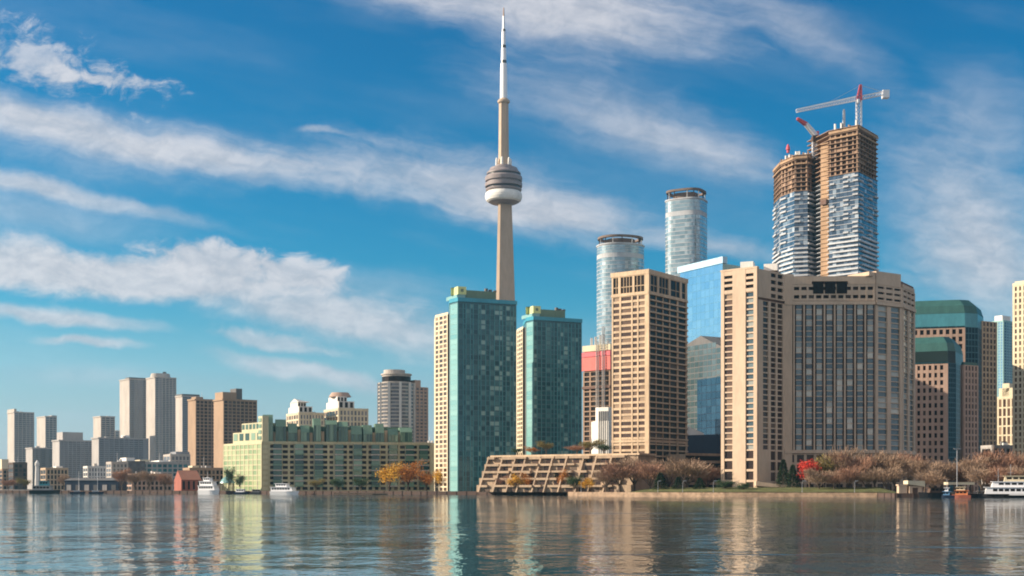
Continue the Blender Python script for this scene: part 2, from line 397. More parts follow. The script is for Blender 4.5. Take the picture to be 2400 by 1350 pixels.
# ================================================================ twin teal towers
def teal_tower(xc0, xc1, xt0, xt1, xt2, D, ytop, ycream, label, nb):
    sc_ = D/F
    a0, a1 = P(xc0, D+22), P(xc1, D+9)
    t0, t1 = P(xt0, D+7), P(xt1, D); t2 = P(xt2, D+13)
    back = Vector((-2, 24))
    t = thing('apartment_tower', label, 'apartment tower', (t1.x, t1.y+10, G), 'twin teal glass towers')
    zt, zc = PZ(ytop, D), PZ(ycream, D)
    w = MB(); wins = []
    w.prism([a0, a1, a1+back, a0+back], G, zc); nf = 37
    facade(w, wins, a0, a1, G, zc-1.2, nf, [(.07,.28),(.38,.62),(.70,.93)], sh=.85, pd=.3, sd=.28)
    w.build('side_wing', M['cream'], t); emit(t, wins, GL['lit'], 'side_window', 60, 'side_glazing')
    r = MB(); r.prism([a1+Vector((.3,.6)), t0+Vector((-.1,1.2)), t0+back, a1+back], G, zc-.6); r.build('recess', M['dgrey'], t)
    w = MB(); wins = []
    w.prism([t0, t1, t2, t2+back, t0+back], G, zt-2.2, 1)
    rg = random.Random(nb); ws = [rg.uniform(.7, 1.5) for _ in range(nb)]; tot = sum(ws)+.22*nb; u = .01; bays = []
    for x in ws: bays.append((u, min(.995, u+x/tot))); u += (x+.22)/tot
    facade(w, wins, t1, t2, G, zt-3.0, nf, bays, sh=.6, pd=.3, sd=.18, ms=1)
    LT = (t2-t1).length; bias = {round(b_[0]*LT+.02, 2): rg.choice((.3, .55, 1.0, 1.15)) for b_ in bays}
    wins = [k[:9]+(min(1, k[9]*bias.get(round(k[3], 2), .8)),) for k in wins]
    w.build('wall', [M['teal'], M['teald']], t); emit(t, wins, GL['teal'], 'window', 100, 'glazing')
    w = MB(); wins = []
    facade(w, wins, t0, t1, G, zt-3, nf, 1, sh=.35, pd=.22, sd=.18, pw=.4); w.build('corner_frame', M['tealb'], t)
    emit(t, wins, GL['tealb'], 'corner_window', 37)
    c = MB(); c.prism([t0+Vector((-.4,-.3)), t1+Vector((0,-.6)), t2+Vector((.5,-.4)), t2+back, t0+back], zt-2.15, zt, 0); c.build('roof_band', M['cap'], t)
    # roof house: lime panelled box with a round opening, olive plant room behind
    u = (t2-t1).normalized(); nn = Vector((u.y, -u.x)); L = (t2-t1).length
    k = MB(); k.prism([t1+u*.2-nn*2, t1+u*5.0-nn*1.6, t1+u*5.0-nn*7, t0+u*.6-nn*8], zt, zt+2.0*1.0); k.build('penthouse_base', M['tealb'], t)
    hp = MB(); A, B = t1+u*0.6-nn*1.4, t1+u*5.4-nn*1.4
    hp.prism([t0+u*1.4-nn*1.5, A, B, B-nn*6, A-nn*6+u*-2], zt+2.0, zt+6.2); o = hp.build('lime_roof_house', M['lime'], t)
    v = MB(); v.fbox(A, u, nn, 1.6, 3.2, zt+3.4, zt+5.0, .01, .12); v.build('louvre', M['limed'], o)
    p = MB(); p.prism([B+u*.05-nn*.8, B+u*(L*.52)-nn*.8, B+u*(L*.52)-nn*9, B-nn*9+u*.05], zt+.01, zt+4.6); p.build('plant_room', M['limed'], t)
    for a_, h_ in ((.35,6.4),(.5,5.6),(.42,5.9)):
        q = MB(); q.prism([B+u*(L*a_)-nn*2, B+u*(L*a_+1.4)-nn*2, B+u*(L*a_+1.4)-nn*4, B+u*(L*a_)-nn*4], zt+4.61, zt+h_); q.build('vent', M['dgrey'], t)
teal_tower(1020, 1050, 1055, 1073, 1210, 690, 697, 726, 'taller of the twin teal glass towers with cream side wing, by the water', 15)
teal_tower(1213, 1226, 1234, 1250, 1363, 735, 741, 760, 'shorter of the twin teal glass towers, behind the terraced podium', 13)

# ================================================================ beige tower and its terraced podium
def beige_tower():
    q = corner(1435, 1520, 1609, 640, 53); L, C, R, K = q
    t = bld('apartment_tower', 'square beige concrete tower gridded with windows, between red wrapped site and hotel', 'apartment tower', q)
    z = lambda y: PZ(y, 640)
    w = MB(); wl, wr, wc = [], [], []
    w.prism(inset([L, C, R, K], .985), G, z(634)); zt = z(634)
    bl = [(.04,.21),(.26,.54),(.58,.70),(.74,.91)]; br = [(.02,.17),(.185,.345),(.36,.52),(.54,.72),(.76,.96)]
    facade(w, wl, L, C, G, z(688), 33, bl, sh=1.15, pd=.5, sd=.38, wd=.05)
    facade(w, wr, C, R, G, z(688), 33, br, sh=.72, pd=.5, sd=1.1, wd=.05)
    facade(w, wc, L, C, z(684), zt-1.5, 1, [(.04,.18),(.25,.57),(.63,.9)], sh=1.0, pd=.55, sd=.5)
    facade(w, wc, C, R, z(684), zt-1.5, 1, [(.03,.2),(.25,.5),(.55,.8),(.85,.95)], sh=1.0, pd=.55, sd=.5)
    for A, B in ((L, C), (C, R)):
        d, n, ln = frame(A, B)
        w.fbox(A, d, n, -.6, ln+.6, zt-1.6, zt+.7, -.5, .72); w.fbox(A, d, n, -.3, ln+.3, z(689), z(683), -.3, .68)
        w.fbox(A, d, n, -.2, ln+.2, z(1036), z(1030), -.2, .62)
    d, n, ln = frame(L, C); w.fbox(C, d, n, -.6, .55, G, zt-1.6, -.6, .58)
    w.build('wall', M['beige'], t)
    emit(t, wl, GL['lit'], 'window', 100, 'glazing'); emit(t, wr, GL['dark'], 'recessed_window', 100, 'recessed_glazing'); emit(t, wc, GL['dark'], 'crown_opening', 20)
    # thin muntins inside the crown openings
    k = MB()
    for A, B in ((L, C), (C, R)):
        d, n, ln = frame(A, B)
        for f in (.12,.33,.41,.49,.70,.80): k.fbox(A, d, n, ln*f-.15, ln*f+.15, z(683), zt-1.6, .13, .4)
        k.fbox(A, d, n, 1, ln-1, z(668), z(666), .13, .36)
    k.build('crown_mullions', M['tan'], t)
    r = MB(); r.prism(inset([L,C,R,K], .5), zt, zt+1.6); r.build('roof_house', M['beige2'], t)
beige_tower()

def podium():
    A, B = P(1124, 652), P(1440, 608)
    d, n, L = frame(A, B); bk = -n
    zt = PZ(1068, 625); h = zt-G
    t = thing('terraced_building', 'low beige terraced building with sloping fins, beneath the square beige tower', 'building', ((A.x+B.x)/2, (A.y+B.y)/2, G))
    dep = 9.0
    w = MB()
    nf = 5; fh = h/nf
    for k in range(nf):     # stepped floors
        o = dep*k/nf
        w.fbox(A, d, n, -3+o*.2, L+8, G+k*fh, G+(k+1)*fh-.02, -26, -o-1.6)
    w.build('wall', M['beige2'], t)
    for k in range(nf):
        o = dep*k/nf
        for j in range(10):
            if random.random() < .08: continue
            u0 = j*(L+2)/10+.4; u1 = u0+(L+2)/10*random.choice((.5, .92, .92, 1.0)); hh = random.choice((1.0, 1.15, 1.15, 1.4))
            q = MB(); q.fbox(A, d, n, u0, u1, G+(k+1)*fh-hh, G+(k+1)*fh-.05, -o-1.58, -o-.3+random.choice((0,0,.9))); q.build('terrace_parapet', M['beige2'], t)
    q = MB(); q.fbox(A, d, n, 1, L+9, zt, zt+.9, -26, -dep+1.0); q.build('roof_edge', M['beige'], t)
    # sloping fins between the flats
    for k in range(11):
        u = -.5+k*(L+2)/10.0+random.uniform(-1.2,1.2)*(0<k<10); tw = .7
        b = MB(); p0 = A+d*u; pts = []
        for uu in (0, tw):
            for (off, zz) in ((1.0, G), (-dep+.8, zt+.3), (-dep-3, zt+.3), (-5, G)):
                p = p0+d*uu+n*off; pts.append((p.x, p.y, zz))
        b.hexa([pts[0], pts[4], pts[7], pts[3], pts[1], pts[5], pts[6], pts[2]]); b.build('fin', M['beige2'], t)
    # windows in the steps
    for k in range(nf):
        o = dep*k/nf
        for j in range(10):
            u = 1.0+j*(L+2)/10.0
            if random.random() < .12: continue
            q = MB(); q.fbox(A, d, n, u+random.uniform(.6,1.4), u+random.uniform(3.4,5.2), G+k*fh+.1, G+(k+1)*fh-1.2, -o-1.59, -o-1.45, 0, random.random()); q.build('window', GL['hoteld'], t)
    # low link that runs on to the hotel behind the bare trees
    a, b_ = P(1606, 640), P(1700, 655)
    t2 = thing('link_building', 'low banded concrete building with dark windows, between beige tower and hotel', 'building', ((a.x+b_.x)/2, a.y, G))
    w = MB(); dd, nn, ln = frame(a, b_); z1 = PZ(1064, 640)
    w.fbox(a, dd, nn, 0, ln, G, z1, -18, 0)
    for k in range(6): w.fbox(a, dd, nn, .1, ln-.1, G+k*(z1-G)/5.2, G+k*(z1-G)/5.2+1.2, 0, .8)
    w.build('wall', M['beige2'], t2)
    for k in range(5):
        q = MB(); q.fbox(a, dd, nn, .2, ln-.2, G+k*(z1-G)/5.2+1.25, G+(k+1)*(z1-G)/5.2-.05, .01, .1, 0, .1*k); q.build('window_band', GL['dark'], t2)
podium()

# ================================================================ hotel
def hotel():
    P0, P1, P2, P3, P4, P5 = P(1692,571), P(1775,560), P(1838,574), P(2050,573), P(2112,583), P(2141,600)
    t = thing('hotel', 'wide beige hotel slab with sunlit blank end wall and columns of bay windows', 'hotel', ((P1.x+P5.x)/2, 585, G))
    zt = PZ(634, 566); z = lambda y: PZ(y, 570)
    core = MB()
    poly = [P0, P1, P2, P3, P4, P5, P5+Vector((-4,26)), P2+Vector((0,30)), P0+Vector((3,18))]
    core.prism(poly, G, z(648)); core.build('core_wall', M['hotelb'], t)
    w = MB(); wl, wr, wf, wd_, wt = [], [], [], [], []
    zb = z(1056); zm = z(710)
    nf = 27
    # bright end wall: window columns at both sides of a blank panel
    d, n, L = frame(P0, P1)
    w.fbox(P0, d, n, 0, L*.09, G, zt, 0, .9); w.fbox(P0, d, n, L*.33, L*.70, G, zt, 0, .95); w.fbox(P0, d, n, L*.92, L+.3, G, zt, 0, .9)
    for (u0, u1, lst) in ((.09,.33,wl), (.70,.92,wr)):
        zz = z(690); fh = (zz-zb)/nf
        for k in range(nf+1): w.fbox(P0, d, n, L*u0, L*u1, zb+k*fh-.32, zb+k*fh+.32, 0, .6)
        for k in range(nf): lst.append((P0, d, n, L*u0+.05, L*u1-.05, zb+k*fh+.34, zb+(k+1)*fh-.34, .01, .12, random.random()))
        for ya, yb in ((690,682),(674,668),(661,655),(648,637)): w.fbox(P0, d, n, L*u0-.3, L*u1+.3, z(ya), z(yb), 0, .85)
        for ya, yb in ((681.5,675),(667.5,662),(654.5,649)): wt.append((P0, d, n, L*u0+.1, L*u1-.1, z(ya), z(yb), .01, .1, .1))
        for k in range(4):
            za = G+k*(zb-G)/4; w.fbox(P0, d, n, L*u0, L*u1, za, za+1.0, 0, .7)
            wd_.append((P0, d, n, L*u0+.1, L*u1-.1, za+1.05, za+(zb-G)/4-.05, .01, .1, random.random()*.5))
    w.fbox(P0, d, n, -.3, L+.4, zt-.02, zt+.8, -1, 1.0)
    # shaded return beside it
    facade(w, wd_, P1, P2, zb, zm, nf, [(.16,.36),(.45,.64),(.70,.90)], sh=.55, pd=.7, sd=.5)
    facade(w, wt, P1, P2, z(704), z(640), 4, [(.45,.64),(.70,.90)], sh=1.3, pd=.75, sd=.7)
    facade(w, wd_, P1, P2, G, zb, 4, [(.45,.64),(.70,.90)], sh=.9, pd=.65, sd=.55)
    # long front: bays of glass between slender piers with dark recesses
    d, n, L = frame(P2, P3)
    fh = (zm-zb)/nf; nb = 8
    w.fbox(P2, d, n, 0, L*.085, G, z(640), 0, 1.0)
    for j in range(nb):
        u = L*(.10+j*.9/nb); bw = L*.9/nb
        w.fbox(P2, d, n, u-bw*.04, u+bw*.10, zb, zm, 0, 1.1)
        for k in range(nf+1): w.fbox(P2, d, n, u+bw*.25, u+bw*.79, zb+k*fh-.2, zb+k*fh+.2, 0, .80)
        for k in range(nf):
            wf.append((P2, d, n, u+bw*.26, u+bw*.78, zb+k*fh+.2, zb+(k+1)*fh-.2, .3, .72, random.random()**.85))
            wd_.append((P2, d, n, u+bw*.11, u+bw*.24, zb+k*fh+.5, zb+(k+1)*fh-.5, .01, .12, random.random()))
            wd_.append((P2, d, n, u+bw*.81, u+bw*.95, zb+k*fh+.5, zb+(k+1)*fh-.5, .01, .12, random.random()))
    for A, B in ((P2, P3), (P3, P4), (P4, P5)):
        dd, nn, ln = frame(A, B)
        w.fbox(A, dd, nn, 0, ln, z(712), z(704), 0, 1.25); w.fbox(A, dd, nn, 0, ln, z(1062), z(1054), 0, 1.3)
    # folded right-hand part
    for A, B, nbb in ((P3, P4, 2), (P4, P5, 2)):
        bb = [(.08,.42),(.56,.9)]
        facade(w, wr if 0 else wf, A, B, zb+.1, z(713), nf, bb, sh=.4, pd=.8, sd=.5)
        facade(w, wt, A, B, z(703), z(664), 3, 3, sh=1.5, pd=.8, sd=.75)
        facade(w, wd_, A, B, G, z(1063), 4, 3, sh=.8, pd=.6, sd=.5)
    # crown of the front
    facade(w, wt, P2, P3, z(703), z(664), 2, 12, sh=2.2, pd=.9, sd=.85, pw=.9)
    w.fbox(P2, d, n, 0, L*.30, z(663.8), z(645), -.5, .98); w.fbox(P2, d, n, L*.70, L, z(663.8), z(645), -.5, .98)
    w.fbox(P2, d, n, L*.30, L*.70, z(657), z(645), -.5, .96)
    w.fbox(P2, d, n, L*.0, L*.10, z(645), z(640), -8, .98)
    facade(w, wd_, P2, P3, G, z(1063), 4, 9, sh=1.0, pd=.7, sd=.6, pw=1.2)
    for A, B, ya, yb in ((P3, P4, 664, 633), (P4, P5, 664, 655)):
        dd, nn, ln = frame(A, B); w.fbox(A, dd, nn, 0, ln*.93, z(ya), z(yb), -9, .9)
    dd, nn, ln = frame(P3, P4); w.fbox(P3, dd, nn, -4.2, -.05, z(645), z(636), -12, .4)
    w.build('wall', M['hotel'], t)
    k = MB()
    for u0, u1 in ((.315,.43),(.445,.56),(.575,.69)): k.fbox(P2, d, n, L*u0, L*u1, z(686), z(659), .9, 1.02, 0, .05)
    k.build('crown_louvres', GL['dark'], t)
    emit(t, wf, GL['hotel'], 'bay_window', 100, 'bay_glazing'); emit(t, wl, GL['lit'], 'window', 27); emit(t, wr, GL['hotel'], 'end_window', 27)
    emit(t, wd_, GL['hoteld'], 'recessed_window', 100, 'recessed_glazing'); emit(t, wt, GL['dark'], 'crown_window', 60, 'crown_glazing')
    r = MB(); r.prism(inset([P0,P1,P2,P2+Vector((-6,14))], .8), z(648), zt+.4); r.build('end_wing_roof', M['hotel'], t)
    for x0, x1, ya, yb in ((1735,1765,634,613),(1790,1822,634,618)):
        q = MB(); A, B = P(x0, 578), P(x1, 576); q.prism([A, B, B+Vector((2,6)), A+Vector((2,6))], PZ(ya,577), PZ(yb,577)); q.build('roof_house', M['white'], t)
    # projecting sunlit canopy at the foot
    c = MB(); A = P(1772, 556); c.hexa([(A.x,A.y,4.6),(A.x+23,A.y-2,3.0),(A.x+23,A.y+4,3.0),(A.x,A.y+6,4.6),(A.x,A.y,6.6),(A.x+23,A.y-2,3.6),(A.x+23,A.y+4,3.6),(A.x,A.y+6,6.6)])
    c.build('entrance_canopy', M['hotel'], t)
hotel()
# ================================================================ towers behind
def sky_glass_tower():
    A, B, C2 = P(1594, 900), P(1694, 855), P(1740, 885)
    t = thing('glass_tower', 'pale blue mirror glass tower with slanting bright roof edge, behind beige tower and hotel', 'glass tower', (PX(1650,880), 880, G))
    za, zb = PZ(640, 900), PZ(617, 855)
    b = MB(); bk = Vector((12, 34))
    i = [A, B, C2, A+bk]; n = 4
    zt = [za, zb, zb+3, za]
    pts = [(p.x,p.y,G) for p in i]+[(p.x,p.y,zz) for p, zz in zip(i, zt)]
    b.hexa(pts); b.build('wall', M['tealb'], t)
    d, nn, L = frame(A, B)
    k = 0
    for j in range(10):
        u0, u1 = L*j/10, L*(j+1)/10; zz = za+(zb-za)*(j/10)
        q = MB(); nfl = 30
        for f in range(nfl):
            z0, z1 = G+(zz-G)*f/nfl, G+(zz-G)*(f+1)/nfl
            q.fbox(A, d, nn, u0+.08, u1-.08, z0+.06, z1-.06, .02, .12, 0, random.random())
        q.build('glass_strip', GL['sky'], t)
    e = MB(); p = [A+nn*.9-d*2, B+nn*.9+d*1, B-nn*3+d*1, A-nn*3-d*2]
    e.hexa([(p[0].x,p[0].y,za),(p[1].x,p[1].y,zb),(p[2].x,p[2].y,zb),(p[3].x,p[3].y,za)]+[(p[0].x,p[0].y,za+4.4),(p[1].x,p[1].y,zb+4.4),(p[2].x,p[2].y,zb+4.4),(p[3].x,p[3].y,za+4.4)])
    e.build('roof_edge', M['sky'], t)
    # gabled teal block in front
    A, B = P(1608, 850), P(1700, 815); d, nn, L = frame(A, B)
    t = thing('gabled_tower', 'grey teal glass block with pointed gable roof, in front of pale blue mirror tower', 'glass block', (PX(1655,830), 830, G))
    ze, zp = PZ(806, 830), PZ(784, 830)
    b = MB(); pr = [(0, G), (L, G), (L, PZ(822,830)), (L*.62, PZ(800,830)), (L*.38, zp), (0, PZ(800,830))]
    fr = [A+d*u for u, _ in pr]; bb = [p-nn*22 for p in fr]
    b.face([(p.x,p.y,zz) for p, (_, zz) in zip(fr, pr)])
    b.face([(p.x,p.y,zz) for p, (_, zz) in zip(bb, pr)])
    for k in range(6):
        j = (k+1)%6; b.face([(fr[k].x,fr[k].y,pr[k][1]),(fr[j].x,fr[j].y,pr[j][1]),(bb[j].x,bb[j].y,pr[j][1]),(bb[k].x,bb[k].y,pr[k][1])])
    b.build('wall', M['dgrey'], t)
    for j in range(9):
        u0, u1 = L*j/9, L*(j+1)/9; top = min(PZ(804,830), PZ(804+ (14 if j>6 else 0),830)); q = MB()
        for f in range(26):
            z0, z1 = G+(top-G)*f/26, G+(top-G)*(f+1)/26
            q.fbox(A, d, nn, u0+.25, u1-.25, z0+.3, z1-.3, .02, .1, 0, random.random())
        q.build('window_strip', GL['roof'], t)
    # deep blue block in front of it
    A, B, C2 = P(1634, 800), P(1690, 775), P(1745, 790)
    t = thing('office_block', 'deep blue dark glass block, lowest in front of teal gable, left of hotel', 'office block', (PX(1680,780), 785, G))
    z1 = PZ(886, 785); b = MB(); b.prism([A, B, C2, C2+Vector((-6,20)), A+Vector((4,22))], G, z1); b.build('wall', M['navy'], t)
    for (X0, X1) in ((A, B), (B, C2)):
        d, nn, L = frame(X0, X1)
        for j in range(5):
            q = MB()
            for f in range(16): q.fbox(X0, d, nn, L*j/5+.15, L*(j+1)/5-.15, G+(z1-G)*f/16+.2, G+(z1-G)*(f+1)/16-.1, .02, .1, 0, random.random())
            q.build('glass_strip', GL['navy'], t)
    A, B = P(1606, 760), P(1640, 755); t2 = thing('glazed_hall', 'small pale glazed hall with white sloping roof, at foot of blue glass block', 'hall', (A.x, 760, G))
    b = MB(); z0, z1 = G, PZ(1020, 760); b.prism([A, P(1692, 750), P(1692, 770), P(1606, 775)], z0, z1, 0); b.build('wall', M['navy'], t2)
    q = MB(); q.hexa([(A.x,760,z1),(PX(1650,755),755,z1),(PX(1650,755),768,z1),(A.x,770,z1),(A.x,760,z1+6),(PX(1650,755),755,z1+1),(PX(1650,755),768,z1+1),(A.x,770,z1+5)]); q.build('roof', M['whitec'], t2)
sky_glass_tower()

def superell(cx, cy, a, b, th, n=48, e=3.0):
    pts = []; c, s = math.cos(th), math.sin(th)
    for k in range(n):
        t = 2*math.pi*k/n; x = a*math.copysign(abs(math.cos(t))**(2/e), math.cos(t)); y = b*math.copysign(abs(math.sin(t))**(2/e), math.sin(t))
        pts.append(Vector((cx+x*c-y*s, cy+x*s+y*c)))
    return pts
def round_glass_tower(xl, xr, D, ytop, ybody, yband, label, e, th, scaf=False):
    cx, R = PX((xl+xr)/2, D), (xr-xl)/2/F*D
    t = thing('round_tower', label, 'glass tower', (cx, D, G), 'pair of rounded pale glass towers with ring crowns')
    zb, zt, zm = PZ(ybody, D), PZ(ytop, D), PZ(yband, D)
    k = 1.0 if e < 2.4 else .93
    fp = superell(cx, D, R*k, R*.86, th, 56, e)
    core = MB(); core.prism(fp, G, zb, 0)
    nf = int((zm-G)/3.1); fh = (zm-G)/nf
    for f in range(nf+1): core.prism(inset(fp, 1.012), G+f*fh-.2, G+f*fh+.3, 0)
    core.prism(inset(fp, 1.03), zb-1.0, zb+.01, 0)
    core.build('wall', M['balg'], t)
    for f in range(nf):
        q = MB(); zz0, zz1 = G+f*fh+.32, G+(f+1)*fh-.22; g = inset(fp, 1.006); n = len(g)
        for a in range(n): q.face([(g[a].x,g[a].y,zz0),(g[(a+1)%n].x,g[(a+1)%n].y,zz0),(g[(a+1)%n].x,g[(a+1)%n].y,zz1),(g[a].x,g[a].y,zz1)], 0, random.random())
        q.build('window_band', GL['ice'], t)
    q = MB(); q.prism(inset(fp, .985), zm+.3, zm+3.4, 0); q.build('dark_band', M['dgrey'], t)
    for f in range(3):
        z0 = zm+3.5+(zb-zm-5)*f/3; z1 = zm+3.5+(zb-zm-5)*(f+1)/3-.35; g = inset(fp, 1.006); n = len(g); q = MB()
        for a in range(n): q.face([(g[a].x,g[a].y,z0),(g[(a+1)%n].x,g[(a+1)%n].y,z0),(g[(a+1)%n].x,g[(a+1)%n].y,z1),(g[a].x,g[a].y,z1)], 0, .3+.5*random.random())
        q.build('crown_band', GL['ice'], t)
    rp = MB(); rp.prism(inset(fp, .62), zb+.01, zb+(zt-zb)*.72); rp.build('plant_room', M['crown'], t)
    ring = MB(); n = len(fp); o, i = inset(fp, .97), inset(fp, .80)
    for a in range(n):
        c = (a+1)%n
        ring.hexa([(o[a].x,o[a].y,zt-1.6),(o[c].x,o[c].y,zt-1.6),(i[c].x,i[c].y,zt-1.6),(i[a].x,i[a].y,zt-1.6),(o[a].x,o[a].y,zt),(o[c].x,o[c].y,zt),(i[c].x,i[c].y,zt),(i[a].x,i[a].y,zt)])
    ring.build('crown_ring', M['crown'], t)
    for a in range(0, n, 4):
        p = inset(fp, .9)[a]; q = MB(); q.box(p.x-.35, p.x+.35, p.y-.35, p.y+.35, zb+.02, zt-1.62); q.build('crown_post', M['whitec'] if a % 8 else M['dbrown'], t)
round_glass_tower(1560, 1657, 1014, 450, 472, 512, 'taller of the two rounded pale glass towers with ring crown, rising behind beige tower', 3.2, math.radians(-28))
round_glass_tower(1399, 1509, 1041, 558, 577, 610, 'shorter of the two rounded pale glass towers with ring crown, left of beige tower top', 2.2, 0.3)

# ---- towers under construction
def rising_tower(poly, backv, D, y0, yglass, yopen, ytop, name, label, yw, bays, over, hoist=None):
    t = thing(name, label, 'unfinished tower', (sum(p.x for p in poly)/len(poly), D+10, G), 'pair of unfinished towers under cranes')
    full = poly+[p+backv for p in (poly[-1], poly[0])]
    z = lambda y: PZ(y, D)
    fh = 3.0; zt = z(ytop); nfl = int((zt-G)/fh); fh = (zt-G)/nfl
    fr = MB(); core = inset(full, .55)
    fr.prism(core, z(yglass)-2, zt, 0)
    fr.prism(inset(full, .90), z(yglass)-1, zt-9.5, 2)  # dark block put in for the shade inside the open storeys
    for k in range(nfl+1):
        zz = G+k*fh; open_ = zz > z(yglass); white = zz < z(yw)
        fr.prism(inset(full, 1.0+over*(1.7 if open_ else 1.0)*random.uniform(.6,1.25)), zz-.22, zz+.12, 0 if open_ else 1)
        if white and k > 0:
            pass
    segs = list(zip(poly, poly[1:]))
    for (A, B) in segs:         # columns and walls in the open storeys
        d, n, L = frame(A, B); m = max(2, int(L/4.2))
        for j in range(m+1):
            u = min(max(L*j/m, .5), L-.5); w_ = random.uniform(.35,.7)
            fr.fbox(A, d, n, u-w_, u+w_, z(yglass), zt, -1.4, -.6, 0)
        for k in range(nfl):
            if G+k*fh < z(yglass): continue
            for j in range(m):
                if random.random() < .26 and G+k*fh > z(yglass)+2:
                    fr.fbox(A, d, n, L*j/m+.6, L*(j+1)/m-.6, G+k*fh+.1, G+(k+1)*fh-.25, -1.3, -.9, 2 if random.random() < .5 else 0)
    fr.build('concrete_frame', [M['slab'], M['balg'], M['dbrown']], t)
    # white balcony storeys low down
    wb = 0
    for k in range(nfl):
        zz = G+k*fh
        if zz > z(yglass): continue
        q = MB(); sz = fh*.62 if zz < z(yw) else fh*.80
        for (A, B) in segs:
            d, n, L = frame(A, B); m = max(2, int(L/2.6))
            for j in range(m): q.fbox(A, d, n, L*j/m+.06, L*(j+1)/m-.06, zz+.15, zz+fh-.24, -.5, .02, 0, random.random())
        q.build('window_band', GL['blue'], t)
        if zz < z(yw) and zz > z(y0)-12:
            q = MB()
            for s_, (A, B) in enumerate(segs):
                d, n, L = frame(A, B); q.fbox(A, d, n, (.15*L if random.random() < .35 else -.3), L+.3, zz-.25, zz+.85, .05, 1.3)
            q.build('balcony', M['balc'], t)
        elif zz > z(y0)-12:
            for (A, B) in segs:
                d, n, L = frame(A, B)
                for (u0, u1) in bays:
                    if random.random() < .55:
                        q = MB(); q.fbox(A, d, n, L*u0, L*u1, zz-.1, zz+1.0, .05, 1.0); q.build('balcony', M['balg'], t)
    # unfinished edge at the top: formwork, props and rebar
    fw = MB()
    for (A, B) in segs:
        d, n, L = frame(A, B)
        fw.fbox(A, d, n, .2, L-.2, zt-2.6, zt-1.0, .6, 1.0, 0); fw.fbox(A, d, n, .2, L-.2, zt-6.4, zt-5.5, .6, 1.0, 0)
    fw.build('formwork', M['form'], t)
    for (A, B) in segs:
        d, n, L = frame(A, B)
        for j in range(4):
            u = L*(j+.5)/4+random.uniform(-1,1); hh = random.uniform(1.5, 5.0); q = MB()
            q.fbox(A, d, n, u-.45, u+.45, zt+.13, zt+hh, -3.5-random.random()*3, -2.6); q.build('column', M['white'] if random.random() < .6 else M['slab'], t)
    return t, zt, fh, nfl
tl, ztl, _, _ = rising_tower([P(1814, 905), P(1830, 884), P(1862, 868), P(1893, 865), P(1921, 876)], Vector((5, 22)), 870, 640, 458, 365, 366, 'unfinished_tower', 'shorter rounded unfinished tower with bare tan top storeys, left of the crane mast', 585, [(.0,.45)], .012)
pr0 = [P(1943, 850), P(2012, 836), P(2056, 862)]
tr, ztr, fhr, nr = rising_tower(pr0, Vector((-8, 26)), 846, 640, 412, 300, 303, 'unfinished_tower', 'taller square unfinished tower with rusty bare top storeys under the white crane', 560, [(.05,.2),(.5,.68),(.82,1.0)], .02)
# hoist shaft of the taller tower
A, B = P(1924, 856), P(1943, 851); d, n, L = frame(A, B); q = MB(); q.fbox(A, d, n, 0, L-.05, G, ztr-9, -14, .2)
for k in range(0, 78): q.fbox(A, d, n, .1, L-.1, G+k*3.0, G+k*3.0+.7, .2, .75)
q.build('lift_shaft', M['form'], tr)
q = MB(); q.fbox(A, d, n, 1.0, L-.7, PZ(478,850), PZ(466,850), .76, 2.2); q.build('hoist_cage', M['hotelb'], tr)

def lattice(b, p0, p1, w0, w1, n, r=.16, up=Vector((0,0,1))):
    p0, p1 = Vector(p0), Vector(p1); d = (p1-p0).normalized(); s = d.cross(up if abs(d.dot(up)) < .95 else Vector((0,1,0))).normalized(); v = s.cross(d).normalized()
    c = lambda f, i: p0+(p1-p0)*f+(s*(1 if i in (0,3) else -1)+v*(1 if i < 2 else -1))*((w0+(w1-w0)*f)/2)
    for i in range(4): b.tube(c(0,i), c(1,i), r*1.5, n=4)
    for k in range(n):
        f0, f1 = k/n, (k+1)/n
        for i in range(4):
            j = (i+1)%4; b.tube(c(f0,i), c(f1,j), r, n=3); b.tube(c(f1,i), c(f1,j), r*.8, n=3)
def crane_a():
    D = 852; X, z = (lambda x: PX(x, D)), (lambda y: PZ(y, D))
    t = thing('tower_crane', 'large white tower crane with long level jib on top of the taller unfinished tower', 'crane', (X(2013), D, ztr), 'tower cranes')
    b = MB(); lattice(b, (X(2013), D, z(318)), (X(2013), D, z(236)), 3.0, 3.0, 9, .2); b.build('mast', M['whitem'], t)
    b = MB(); lattice(b, (X(2011), D, z(230)), (X(1861), D-8, z(268)), 2.6, 1.8, 24, .15); b.build('jib', M['whitem'], t)
    b = MB(); lattice(b, (X(2015), D, z(230)), (X(2086), D+4, z(212)), 2.2, 2.2, 8, .16); b.build('counter_jib', M['whitem'], t)
    b = MB(); b.box(X(2072), X(2087), D+2, D+6, z(226), z(208)); o = b.build('counterweight', M['whitem'], t)
    b = MB(); lattice(b, (X(2013), D, z(236)), (X(2017), D, z(199)), 3.0, .9, 5, .3); b.build('tower_head', M['redm'], t)
    b = MB(); b.box(X(2006), X(2011), D-4.2, D-1.6, z(245), z(236)); b.build('cab', M['whitem'], t)
    for xa, ya in ((1930, 248), (2078, 212)):
        b = MB(); b.tube((X(2017), D, z(200)), (X(xa), D-3 if xa < 2000 else D+4, z(ya)), .12, n=4); b.build('stay_cable', M['metal'], t)
crane_a()
